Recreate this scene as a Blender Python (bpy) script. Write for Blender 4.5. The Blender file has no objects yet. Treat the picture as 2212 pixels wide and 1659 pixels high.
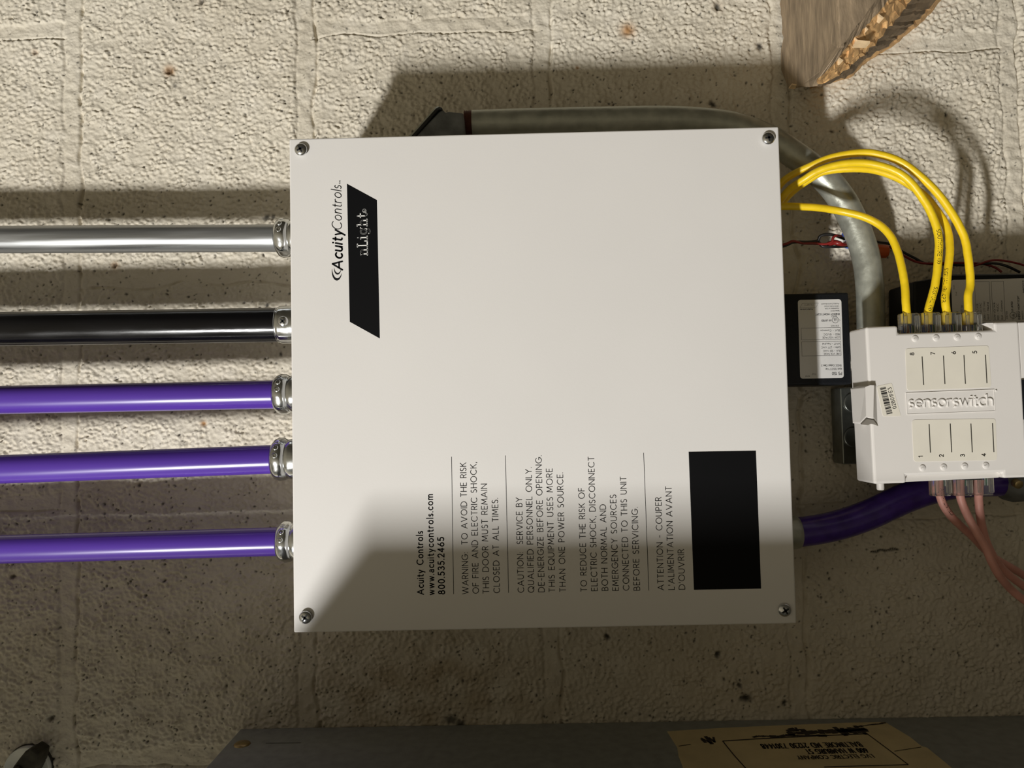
import bpy, math
import numpy as np
from mathutils import Vector, Matrix
sc = bpy.context.scene
PI = math.pi

# ------------------------------------------------------------------ camera
# Wall frame: u runs along the wall towards the floor, v along the wall to the
# right, w out of the wall. World: X = v, Y = -w, Z = 1.5 - u. The photographer
# held the phone turned a quarter, so the floor is towards the picture's right.
F, CX, CY = 1640.0, 1106.0, 829.5
WF = .115                                   # front of the big enclosure
BW = .3556                                  # its side (14 in)
ra = np.array([0.9997106, -0.0217172, -0.0103454])
RM = np.array([[0.9997106253690472, -0.021273536557764917, -0.011229522098200289],
               [-0.021717248258331486, -0.9989233926471712, -0.04099288658232778],
               [-0.010345368640823152, 0.04122489860013037, -0.9990963322338314]])
CAM = np.array([0.16422192, 0.15084746, 0.65865572])

def W(p):
    return Vector((p[1], -p[2], 1.5 - p[0]))

def A(px, py, w=0.0):
    """point of the wall frame at distance w from the wall seen at a pixel"""
    d = RM.T @ np.array([(px - CX) / F, (py - CY) / F, 1.0])
    s = (w - CAM[2]) / d[2]
    return CAM + s * d

def AV(px, py, v):
    d = RM.T @ np.array([(px - CX) / F, (py - CY) / F, 1.0])
    s = (v - CAM[1]) / d[1]
    return CAM + s * d

def wd(d):
    return Vector((d[1], -d[2], -d[0]))

cam_d = bpy.data.cameras.new('camera')
cam_d.sensor_width = 36.0
cam_d.lens = F / 2212 * 36.0
cam_d.clip_start = .01
cam = bpy.data.objects.new('camera', cam_d)
sc.collection.objects.link(cam)
cx_, cy_, cz_ = wd(RM[0]), wd(-RM[1]), wd(-RM[2])
mw = Matrix(((cx_.x, cy_.x, cz_.x), (cx_.y, cy_.y, cz_.y), (cx_.z, cy_.z, cz_.z))).to_4x4()
mw.translation = W(CAM)
cam.matrix_world = mw
sc.camera = cam

# ------------------------------------------------------------------ light
sc.view_settings.view_transform = 'Standard'
sc.view_settings.look = 'None'
sc.view_settings.gamma = 1.0
sc.view_settings.use_curve_mapping = False
sc.view_settings.exposure = 0.0

world = bpy.data.worlds.new('world')
sc.world = world
world.use_nodes = True
wn, wl = world.node_tree.nodes, world.node_tree.links
bg = wn['Background']
tc = wn.new('ShaderNodeTexCoord')
sep = wn.new('ShaderNodeSeparateXYZ')
wl.new(tc.outputs['Generated'], sep.inputs[0])
cr = wn.new('ShaderNodeValToRGB')          # bright ceiling, darker floor of the plant room
mp = wn.new('ShaderNodeMapRange')
mp.inputs['From Min'].default_value = -1
mp.inputs['From Max'].default_value = 1
dt = wn.new('ShaderNodeVectorMath'); dt.operation = 'DOT_PRODUCT'
dt.inputs[1].default_value = (-.6, -.35, .6)   # brighter towards the ceiling and the lamp's side of the room
nrmv = wn.new('ShaderNodeVectorMath'); nrmv.operation = 'NORMALIZE'
wl.new(tc.outputs['Generated'], nrmv.inputs[0]); wl.new(nrmv.outputs[0], dt.inputs[0])
wl.new(dt.outputs['Value'], mp.inputs['Value'])
wl.new(mp.outputs[0], cr.inputs[0])
e = cr.color_ramp.elements
e[0].position = 0.0; e[0].color = (.020, .017, .011, 1)
e[1].position = 1.0; e[1].color = (.60, .52, .37, 1)
m_ = e.new(.5); m_.color = (.075, .064, .044, 1)
wl.new(cr.outputs[0], bg.inputs['Color'])
bg.inputs['Strength'].default_value = .74

LP = np.array([-1.02, -1.43, 2.0])          # ceiling tube: above, to the left, behind the photographer
LSIZE = (.27, .08)
ld = bpy.data.lights.new('tube_light', 'AREA')
ld.shape = 'RECTANGLE'
ld.size, ld.size_y = LSIZE
ld.energy = 84
ld.color = (1.0, .985, .96)
lo = bpy.data.objects.new('tube_light', ld)
sc.collection.objects.link(lo)
zz = (W(LP) - W(np.array([.2, .15, .05]))).normalized()
xx = (Vector((1, 0, 0)) - zz * zz.x).normalized()
yy = zz.cross(xx)
lm = Matrix(((xx.x, yy.x, zz.x), (xx.y, yy.y, zz.y), (xx.z, yy.z, zz.z))).to_4x4()
lm.translation = W(LP)
lo.matrix_world = lm

# ------------------------------------------------------------------ materials
MATS = {}
def mat(name, col, rough=.5, metal=0.0, bump=0.0, scale=200.0, var=0.0, vscale=40.0, stretch=None,
        spec=.5, coat=0.0, trans=0.0, detail=4, rvar=0.0):
    if name in MATS:
        return MATS[name]
    m = bpy.data.materials.new(name)
    m.use_nodes = True
    n, l = m.node_tree.nodes, m.node_tree.links
    b = n['Principled BSDF']
    b.inputs['Base Color'].default_value = (*col, 1)
    b.inputs['Roughness'].default_value = rough
    b.inputs['Metallic'].default_value = metal
    b.inputs['Specular IOR Level'].default_value = spec
    b.inputs['Coat Weight'].default_value = coat
    b.inputs['Transmission Weight'].default_value = trans
    t = n.new('ShaderNodeTexCoord')
    src = t.outputs['Object']
    if stretch:
        mpn = n.new('ShaderNodeMapping')
        mpn.inputs['Scale'].default_value = stretch
        l.new(src, mpn.inputs[0]); src = mpn.outputs[0]
    if var:
        nz = n.new('ShaderNodeTexNoise')
        nz.inputs['Scale'].default_value = vscale
        nz.inputs['Detail'].default_value = detail
        l.new(src, nz.inputs['Vector'])
        r = n.new('ShaderNodeMapRange')
        r.inputs['From Min'].default_value = .3; r.inputs['From Max'].default_value = .7
        r.inputs['To Min'].default_value = 1 - var; r.inputs['To Max'].default_value = 1 + var
        l.new(nz.outputs[0], r.inputs['Value'])
        mx = n.new('ShaderNodeVectorMath'); mx.operation = 'SCALE'
        mx.inputs[0].default_value = col
        l.new(r.outputs[0], mx.inputs['Scale'])
        l.new(mx.outputs[0], b.inputs['Base Color'])
        if rvar:
            r2 = n.new('ShaderNodeMapRange')
            r2.inputs['From Min'].default_value = .3; r2.inputs['From Max'].default_value = .7
            r2.inputs['To Min'].default_value = max(.02, rough - rvar); r2.inputs['To Max'].default_value = rough + rvar
            l.new(nz.outputs[0], r2.inputs['Value'])
            l.new(r2.outputs[0], b.inputs['Roughness'])
    if bump:
        nb = n.new('ShaderNodeTexNoise')
        nb.inputs['Scale'].default_value = scale
        nb.inputs['Detail'].default_value = 3
        l.new(src, nb.inputs['Vector'])
        bp = n.new('ShaderNodeBump')
        bp.inputs['Strength'].default_value = bump
        bp.inputs['Distance'].default_value = .0006
        l.new(nb.outputs[0], bp.inputs['Height'])
        l.new(bp.outputs[0], b.inputs['Normal'])
    MATS[name] = m
    return m

WHITE = mat('white_powder_coat', (.735, .715, .685), .38, bump=.05, scale=900, var=.012, vscale=14)
WHITE_PL = mat('white_plastic', (.72, .69, .65), .45, var=.01, vscale=30)
IVORY = mat('ivory_label_paper', (.74, .70, .60), .45, var=.03, vscale=60)
INK = mat('black_ink', (.010, .010, .011), .6, spec=.15)
BANNER = mat('black_vinyl', (.0035, .0035, .004), .6, spec=.12)
BLACK_W = mat('white_print', (.80, .79, .76), .5)
BLACKPL = mat('black_plastic', (.005, .006, .008), .5, spec=.3, bump=.25, scale=700)
SILVER_LB = mat('silver_label_film', (.66, .65, .63), .35, var=.02, vscale=50)
GALV = mat('galvanised_steel', (.36, .37, .375), .36, metal=.8, var=.25, vscale=170, bump=.10, scale=300, stretch=(1, 1, .05), rvar=.12)
GALVR = mat('weathered_galvanised_steel', (.42, .43, .37), .42, metal=.55, var=.2, vscale=90, bump=.25, scale=400, rvar=.1)
GALVD = mat('dull_cast_zinc', (.18, .19, .19), .6, metal=.5, var=.35, vscale=70, bump=.3, scale=400)
ZINC = mat('zinc_plated_steel', (.62, .64, .65), .17, metal=1.0, var=.12, vscale=120, bump=.12, scale=260, rvar=.08)
CHROME = mat('bright_zinc_screw', (.66, .67, .68), .2, metal=1.0, var=.1, vscale=300)
RECESS = mat('dark_recess', (.01, .011, .012), .6)
THREAD = mat('rusty_thread', (.10, .032, .018), .7, metal=.3, var=.3, vscale=300)
RUBBER = mat('black_rubber', (.01, .01, .01), .6)
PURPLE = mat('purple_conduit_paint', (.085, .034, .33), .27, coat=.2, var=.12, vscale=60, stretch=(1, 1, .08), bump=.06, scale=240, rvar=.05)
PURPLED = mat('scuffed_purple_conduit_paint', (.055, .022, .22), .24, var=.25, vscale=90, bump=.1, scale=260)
BLACKP = mat('black_conduit_paint', (.003, .003, .004), .2, spec=.38, var=.3, vscale=90, bump=.1, scale=350, stretch=(1, 1, .2), rvar=.08)
YELLOW = mat('yellow_cable_jacket', (.86, .60, .012), .38, var=.05, vscale=200, bump=.15, scale=250, coat=.1)
PINK = mat('pink_cable_jacket', (.62, .30, .25), .48, var=.07, vscale=150, bump=.1, scale=250)
REDW = mat('red_wire_insulation', (.20, .012, .010), .4)
BLACKWI = mat('black_wire_insulation', (.012, .011, .011), .45)
BLUE = mat('blue_wire_nut', (.06, .14, .62), .4)
ORANGE = mat('orange_wire_nut', (.55, .10, .015), .5)
TAPEW = mat('white_wire', (.7, .7, .66), .4)
PANELG = mat('grey_cabinet_enamel', (.31, .325, .315), .5, var=.13, vscale=120, bump=.2, scale=500, detail=8)
PARCH = mat('aged_paper', (.76, .63, .36), .7, var=.1, vscale=35, bump=.1, scale=120)
BRASS = mat('dull_brass', (.42, .32, .16), .35, metal=.9, var=.2, vscale=300)
CLEAR = mat('clear_polycarbonate', (.93, .93, .9), .06, trans=.96, spec=.5)
GOLD = mat('gold_contact', (.6, .42, .12), .3, metal=1)
WOODW = mat('weathered_wood', (.30, .225, .145), .75, var=.34, vscale=70, bump=.9, scale=190, stretch=(.6, 2.2, 2.2), detail=8)
WOODF = mat('fresh_splintered_wood', (.66, .40, .17), .7, var=.3, vscale=130, bump=.8, scale=260, detail=8)
WOODD = mat('shade_toned_wood', (.20, .14, .08), .75, var=.3, vscale=90, bump=.5, scale=200, detail=8)  # shade of the fracture's dark band put into the wood colour
PLATEW = mat('pale_zinc_plate', (.78, .80, .77), .4, metal=.2, var=.06, vscale=80)
IRON = mat('dark_iron', (.045, .04, .028), .6, metal=.4, var=.3, vscale=150, bump=.3, scale=300)

# ------------------------------------------------------------------ objects
def link(name, me, parent=None, origin=None):
    o = bpy.data.objects.new(name, me)
    sc.collection.objects.link(o)
    if parent is not None:
        o.parent = parent
    elif origin is not None:
        o.location = origin
    return o

def tag(o, label=None, cat=None, group=None, kind=None):
    if label: o['label'] = label
    if cat: o['category'] = cat
    if group: o['group'] = group
    if kind: o['kind'] = kind
    return o

def thing(name, base, label, cat, group=None):
    o = bpy.data.objects.new(name, None)
    sc.collection.objects.link(o)
    o.location = W(base)
    o.empty_display_size = .02
    return tag(o, label, cat, group)

class MB:
    """collects shapes in wall coordinates, links them as one mesh"""
    def __init__(s):
        s.v = []; s.f = []; s.sm = []; s.mi = []
        s.cur = 0
    def add(s, vs, fs, smooth=False):
        o = len(s.v)
        s.v += [tuple(map(float, p)) for p in vs]
        s.f += [tuple(i + o for i in f) for f in fs]
        s.sm += [smooth] * len(fs)
        s.mi += [s.cur] * len(fs)
        return s
    def build(s, name, mats, parent=None, bevel=0.0, seg=2, origin=None, angle=40):
        me = bpy.data.meshes.new(name)
        pts = [W(p) for p in s.v]
        if parent is not None:
            org = parent.matrix_basis.translation.copy()
            q = parent
            while q.parent is not None:
                q = q.parent
                org += q.matrix_basis.translation
        else:
            a = np.array(pts)
            org = Vector(((a.min(0) + a.max(0)) / 2).tolist()) if origin is None else W(origin)
        me.from_pydata([p - org for p in pts], [], s.f)
        for m in (mats if isinstance(mats, (list, tuple)) else [mats]):
            me.materials.append(m)
        me.polygons.foreach_set('use_smooth', s.sm)
        me.polygons.foreach_set('material_index', s.mi)
        me.update()
        import bmesh
        bm = bmesh.new(); bm.from_mesh(me)
        bmesh.ops.recalc_face_normals(bm, faces=bm.faces)
        bm.to_mesh(me); bm.free()
        o = link(name, me, parent, org)
        if bevel:
            b = o.modifiers.new('bevel', 'BEVEL')
            b.width = bevel; b.segments = seg; b.limit_method = 'ANGLE'; b.angle_limit = math.radians(angle)
            b.harden_normals = False
        return o
    def box(s, u0, u1, v0, v1, w0, w1):
        vs = [(u, v, w) for u in (u0, u1) for v in (v0, v1) for w in (w0, w1)]
        return s.add(vs, [(0, 1, 3, 2), (4, 6, 7, 5), (0, 4, 5, 1), (2, 3, 7, 6), (0, 2, 6, 4), (1, 5, 7, 3)])
    def prism(s, poly, w0, w1):
        """poly: (u, v) or (u, v, ...) outline; w0/w1 numbers or lists"""
        n = len(poly)
        a = [w0] * n if np.isscalar(w0) else w0
        b = [w1] * n if np.isscalar(w1) else w1
        vs = [(p[0], p[1], a[i]) for i, p in enumerate(poly)] + [(p[0], p[1], b[i]) for i, p in enumerate(poly)]
        fs = [tuple(range(n))[::-1], tuple(range(n, 2 * n))] + [(i, (i + 1) % n, n + (i + 1) % n, n + i) for i in range(n)]
        return s.add(vs, fs)
    def loft(s, rings, closed_ends=True, smooth=False):
        n = len(rings[0]); vs = [p for r in rings for p in r]; fs = []
        for k in range(len(rings) - 1):
            for i in range(n):
                j = (i + 1) % n
                fs.append((k * n + i, k * n + j, (k + 1) * n + j, (k + 1) * n + i))
        s.add(vs, fs, smooth)
        if closed_ends:
            s.add(rings[0], [tuple(range(n))[::-1]], False)
            s.add(rings[-1], [tuple(range(n))], False)
        return s
    def lathe(s, c, axis, prof, seg=40, fac=None, smooth=True, cap=True):
        """prof: list of (distance along axis, radius)"""
        c = np.array(c, float); ax = np.array(axis, float); ax /= np.linalg.norm(ax)
        t = np.array([0, 0, 1.0]) if abs(ax[2]) < .9 else np.array([0, 1.0, 0])
        x = np.cross(t, ax); x /= np.linalg.norm(x); y = np.cross(ax, x)
        rings = []
        for d, r in prof:
            ring = []
            for i in range(seg):
                a = 2 * PI * i / seg
                rr = r * (fac(a, d) if fac else 1)
                ring.append(c + ax * d + rr * (x * math.cos(a) + y * math.sin(a)))
            rings.append(ring)
        return s.loft(rings, cap, smooth)
    def tube(s, pts, r, seg=16, cap=True):
        P = np.array(pts, float); n = len(P)
        T = np.gradient(P, axis=0); T /= np.linalg.norm(T, axis=1)[:, None]
        t0 = T[0]; up = np.array([0, 0, 1.0]) if abs(t0[2]) < .9 else np.array([0, 1.0, 0])
        x = np.cross(up, t0); x /= np.linalg.norm(x)
        rings = []
        for k in range(n):
            x = x - T[k] * (x @ T[k]); x /= np.linalg.norm(x); y = np.cross(T[k], x)
            rr = r if np.isscalar(r) else r[k]
            rings.append([P[k] + rr * (x * math.cos(2 * PI * i / seg) + y * math.sin(2 * PI * i / seg)) for i in range(seg)])
        return s.loft(rings, cap, True)
    def dome(s, c, r, h, seg=24, rings=6, axis=(0, 0, 1)):
        return s.lathe(c, axis, [(h * math.sin(a), max(r * math.cos(a), 1e-5)) for a in np.linspace(0, PI / 2, rings)], seg)

def spline(pts, n=10):
    P = [np.array(p, float) for p in pts]
    P = [2 * P[0] - P[1]] + P + [2 * P[-1] - P[-2]]
    out = []
    for i in range(1, len(P) - 2):
        for k in range(n):
            t = k / n
            out.append(.5 * (2 * P[i] + (P[i + 1] - P[i - 1]) * t + (2 * P[i - 1] - 5 * P[i] + 4 * P[i + 1] - P[i + 2]) * t * t
                             + (3 * P[i] - P[i - 1] - 3 * P[i + 1] + P[i + 2]) * t ** 3))
    out.append(P[-2])
    return np.array(out)

# ------------------------------------------------------------------ lettering: stroke alphabet
def arc(cx, cy, rx, ry, a0, a1, n=14):
    return [(cx + rx * math.cos(math.radians(a)), cy + ry * math.sin(math.radians(a))) for a in np.linspace(a0, a1, n)]
X = .66   # x-height
G = {
 'A': (.9, [[(0, 0), (.45, 1), (.9, 0)], [(.16, .33), (.74, .33)]]),
 'B': (.58, [[(0, 0), (0, 1), (.28, 1)] + arc(.28, .77, .23, .23, 90, -90) + [(0, .54)], [(.28, .54)] + arc(.3, .27, .28, .27, 90, -90) + [(0, 0)]]),
 'C': (.86, [arc(.5, .5, .5, .5, 48, 312)]),
 'D': (.8, [[(0, 0), (0, 1), (.3, 1)] + arc(.3, .5, .5, .5, 90, -90) + [(0, 0)]]),
 'E': (.52, [[(.52, 1), (0, 1), (0, 0), (.52, 0)], [(0, .52), (.47, .52)]]),
 'F': (.5, [[(.5, 1), (0, 1), (0, 0)], [(0, .52), (.45, .52)]]),
 'G': (.94, [arc(.5, .5, .5, .5, 45, 350) + [(.99, .46), (.6, .46)]]),
 'H': (.72, [[(0, 0), (0, 1)], [(.72, 0), (.72, 1)], [(0, .52), (.72, .52)]]),
 'I': (0, [[(0, 0), (0, 1)]]),
 'J': (.35, [[(.35, 1), (.35, .25)] + arc(.1, .25, .25, .25, 0, -100)]),
 'K': (.62, [[(0, 0), (0, 1)], [(.6, 1), (.02, .48)], [(.2, .62), (.64, 0)]]),
 'L': (.46, [[(0, 1), (0, 0), (.46, 0)]]),
 'M': (.92, [[(0, 0), (.1, 1), (.46, .2), (.82, 1), (.92, 0)]]),
 'N': (.76, [[(0, 0), (0, 1), (.76, 0), (.76, 1)]]),
 'O': (1.0, [arc(.5, .5, .5, .5, 0, 360, 28)]),
 'P': (.54, [[(0, 0), (0, 1), (.28, 1)] + arc(.28, .73, .27, .27, 90, -90) + [(0, .46)]]),
 'Q': (1.0, [arc(.5, .5, .5, .5, 0, 360, 28), [(.6, .26), (.95, -.04)]]),
 'R': (.58, [[(0, 0), (0, 1), (.28, 1)] + arc(.28, .74, .26, .26, 90, -90) + [(0, .48)], [(.28, .48), (.6, 0)]]),
 'S': (.52, [arc(.27, .75, .23, .25, 40, 250) + arc(.26, .26, .26, .26, 70, -145)]),
 'T': (.62, [[(0, 1), (.62, 1)], [(.31, 1), (.31, 0)]]),
 'U': (.7, [[(0, 1), (0, .35)] + arc(.35, .35, .35, .35, 180, 360) + [(.7, 1)]]),
 'V': (.84, [[(0, 1), (.42, 0), (.84, 1)]]),
 'W': (1.24, [[(0, 1), (.31, 0), (.62, 1), (.93, 0), (1.24, 1)]]),
 'X': (.7, [[(0, 0), (.7, 1)], [(0, 1), (.7, 0)]]),
 'Y': (.7, [[(0, 1), (.35, .48), (.7, 1)], [(.35, .48), (.35, 0)]]),
 'Z': (.62, [[(0, 1), (.62, 1), (0, 0), (.62, 0)]]),
 '0': (.58, [[(.29 + .29 * math.cos(a), .5 + .5 * math.sin(a)) for a in np.linspace(0, 2 * PI, 25)]]),
 '1': (.22, [[(0, .8), (.22, 1), (.22, 0)]]),
 '2': (.56, [arc(.27, .72, .27, .28, 165, -35) + [(.02, 0), (.56, 0)]]),
 '3': (.54, [arc(.26, .76, .23, .24, 150, -90) + arc(.26, .27, .28, .27, 90, -150)]),
 '4': (.6, [[(.44, 0), (.44, 1), (0, .28), (.6, .28)]]),
 '5': (.54, [[(.5, 1), (.12, 1), (.07, .56)] + arc(.24, .31, .3, .31, 118, -140)]),
 '6': (.56, [arc(.28, .29, .28, .29, 0, 360, 22), [(.04, .42), (.4, 1)]]),
 '7': (.54, [[(0, 1), (.54, 1), (.16, 0)]]),
 '8': (.56, [arc(.28, .76, .22, .24, 0, 360, 20), arc(.28, .26, .28, .26, 0, 360, 20)]),
 '9': (.56, [arc(.28, .71, .28, .29, 0, 360, 22), [(.52, .58), (.16, 0)]]),
 'a': (.44, [[(.06, .58)] + arc(.22, .44, .22, .22, 110, 0, 7) + [(.44, 0)], arc(.22, .19, .22, .19, 0, 360, 18)]),
 'b': (.5, [[(0, 1), (0, 0)], arc(.25, X / 2, .25, X / 2, 0, 360, 20)]),
 'c': (.46, [arc(.3, X / 2, .3, X / 2, 50, 310)]),
 'd': (.56, [[(.56, 1.04), (.56, 0)], arc(.28, X / 2, .28, X / 2, 0, 360, 20)]),
 'e': (.56, [[(.02, X / 2), (.55, X / 2)] + arc(.28, X / 2, .28, X / 2, 0, 310)]),
 'f': (.3, [[(.12, 0), (.12, .8)] + arc(.3, .82, .18, .2, 180, 80, 6), [(0, X), (.3, X)]]),
 'g': (.56, [arc(.28, X / 2, .28, X / 2, 0, 360, 20), [(.56, X), (.56, -.05)] + arc(.28, -.05, .28, .27, 0, -150)]),
 'h': (.46, [[(0, 1.04), (0, 0)], [(0, .4)] + arc(.23, .42, .23, .24, 180, 0) + [(.46, 0)]]),
 'i': (0, [[(0, 0), (0, X)], [(0, .9), (0, .93)]]),
 'k': (.44, [[(0, 1.04), (0, 0)], [(.42, X), (.02, .3)], [(.14, .4), (.46, 0)]]),
 'l': (0, [[(0, 0), (0, 1.06)]]),
 'm': (.84, [[(0, X), (0, 0)], [(0, .42)] + arc(.21, .44, .21, .22, 180, 0) + [(.42, 0)], [(.42, .42)] + arc(.63, .44, .21, .22, 180, 0) + [(.84, 0)]]),
 'n': (.46, [[(0, X), (0, 0)], [(0, .4)] + arc(.23, .42, .23, .24, 180, 0) + [(.46, 0)]]),
 'o': (.6, [arc(.3, X / 2, .3, X / 2, 0, 360, 22)]),
 'p': (.56, [[(0, X), (0, -.3)], arc(.28, X / 2, .28, X / 2, 0, 360, 20)]),
 'r': (.33, [[(0, X), (0, 0)], [(0, .38)] + arc(.24, .40, .24, .25, 180, 65, 9)]),
 's': (.36, [arc(.18, .49, .16, .17, 40, 255, 10) + arc(.17, .17, .18, .17, 75, -140, 10)]),
 't': (.3, [[(.13, .9), (.13, .14)] + arc(.28, .14, .15, .14, 180, 290, 6), [(0, X), (.3, X)]]),
 'u': (.46, [[(0, X), (0, .22)] + arc(.23, .24, .23, .24, 180, 360) + [(.46, X)], [(.46, .24), (.46, 0)]]),
 'v': (.5, [[(0, X), (.25, 0), (.5, X)]]),
 'w': (.8, [[(0, X), (.2, 0), (.4, X), (.6, 0), (.8, X)]]),
 'y': (.5, [[(0, X), (.25, .02)], [(.5, X), (.12, -.3)]]),
 '.': (0, [[(0, 0), (0, .035)]]), ',': (.05, [[(.05, .05), (0, -.14)]]),
 ':': (0, [[(0, .03), (0, .06)], [(0, .5), (0, .53)]]), '-': (.34, [[(0, .42), (.34, .42)]]),
 "'": (0, [[(0, 1), (0, .74)]]), '/': (.4, [[(0, -.05), (.4, 1)]]),
 '(': (.15, [arc(.35, .5, .35, .6, 150, 210, 6)]), ')': (.15, [arc(-.2, .5, .35, .6, -30, 30, 6)]),
 '\u00ae': (.56, [arc(.28, .6, .34, .34, 0, 360, 18), [(.18, .42), (.18, .8), (.3, .8), (.38, .72), (.3, .62), (.18, .62)], [(.28, .62), (.4, .42)]]),
 '\u2122': (.8, [[(0, 1), (.3, 1)], [(.15, 1), (.15, .6)], [(.42, .6), (.44, 1), (.6, .72), (.76, 1), (.78, .6)]]),
 ' ': (.30, []),
}
# slab-serif letters of the white wordmark
sb = .1
SLAB = {
 'n': (.6, [[(.06, X), (.12, X), (.12, 0)], [(.12, .42)] + arc(.31, .42, .2, .24, 170, 0) + [(.51, 0)], [(0, 0), (.24, 0)], [(.4, 0), (.63, 0)]]),
 'L': (.56, [[(.13, 1), (.13, 0)], [(0, 1), (.28, 1)], [(0, 0), (.56, 0), (.56, .26)]]),
 'i': (.26, [[(.02, X), (.13, X), (.13, 0)], [(0, 0), (.26, 0)], [(.13, .92), (.13, .95)]]),
 'g': (.6, [arc(.26, .36, .24, .3, 0, 360, 20), [(.5, X), (.5, -.05)] + arc(.27, -.05, .23, .24, 0, -150), [(.5, X), (.62, X)]]),
 'h': (.62, [[(.0, 1), (.12, 1), (.12, 0)], [(.12, .42)] + arc(.32, .42, .2, .24, 170, 0) + [(.52, 0)], [(0, 0), (.24, 0)], [(.4, 0), (.64, 0)]]),
 't': (.4, [[(.15, .95), (.15, .16)] + arc(.29, .16, .14, .16, 180, 330, 8), [(0, X), (.38, X)]]),
}
SLAB['\u00ae'] = G['\u00ae']
SLAB['.'] = G['.']

def layout(text, gap, font=G):
    """strokes of a line in letter units, and its width"""
    x, out = 0.0, []
    for c in text:
        w_, ss = font.get(c, G.get(c, (.4, [])))
        out += [[(x + p[0], p[1]) for p in s_] for s_ in ss]
        x += w_ + gap
    return out, x - gap

def stroke(mb, pts, sw, fn):
    """flat ribbon along pts (2-D); fn maps 2-D to 3-D"""
    h = sw / 2
    n = len(pts)
    for i in range(n - 1):
        a, b = np.array(pts[i], float), np.array(pts[i + 1], float)
        d = b - a; L_ = np.hypot(*d)
        if L_ < 1e-9: continue
        d /= L_; q = np.array([-d[1], d[0]]) * h
        mb.add([fn(a - q), fn(b - q), fn(b + q), fn(a + q)], [(0, 1, 2, 3)])
    for k, p in enumerate(pts):
        if n > 8 and k % 2 and 0 < k < n - 1: pass
        p = np.array(p, float)
        mb.add([fn(p + h * np.array([math.cos(t), math.sin(t)])) for t in np.linspace(0, 2 * PI, 8, endpoint=False)], [tuple(range(8))])

def text(mb, s, org, dx, dy, size, sw, length=None, gap=.2, slant=0.0, font=G):
    """org: baseline start (3-D); dx, dy unit directions; size cap height; length overall"""
    st, wid = layout(s, gap, font)
    org, dx, dy = (np.array(q, float) for q in (org, dx, dy))
    k = size if length is None else length / max(wid, 1e-6)
    def fn(p): return org + dx * (p[0]) + dy * (p[1])
    for s_ in st:
        stroke(mb, [((x + slant * y) * k if not slant else x * k + slant * y * size, y * size) for x, y in s_], sw, fn)

def unit(a): 
    a = np.array(a, float); return a / np.linalg.norm(a)
def rline(mb, p, q, sw, nrm):
    p, q = np.array(p, float), np.array(q, float)
    d = unit(q - p); s_ = np.cross(nrm, d) * sw / 2
    mb.add([p - s_, q - s_, q + s_, p + s_], [(0, 1, 2, 3)])
def rrect(u0, u1, v0, v1, r, n=5):
    out = []
    for cx, cy, a in ((u1 - r, v1 - r, 0), (u0 + r, v1 - r, 90), (u0 + r, v0 + r, 180), (u1 - r, v0 + r, 270)):
        out += [(cx + r * math.cos(math.radians(a + t)), cy + r * math.sin(math.radians(a + t))) for t in np.linspace(0, 90, n)]
    return out
EU, EV, EW = np.eye(3)

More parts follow.
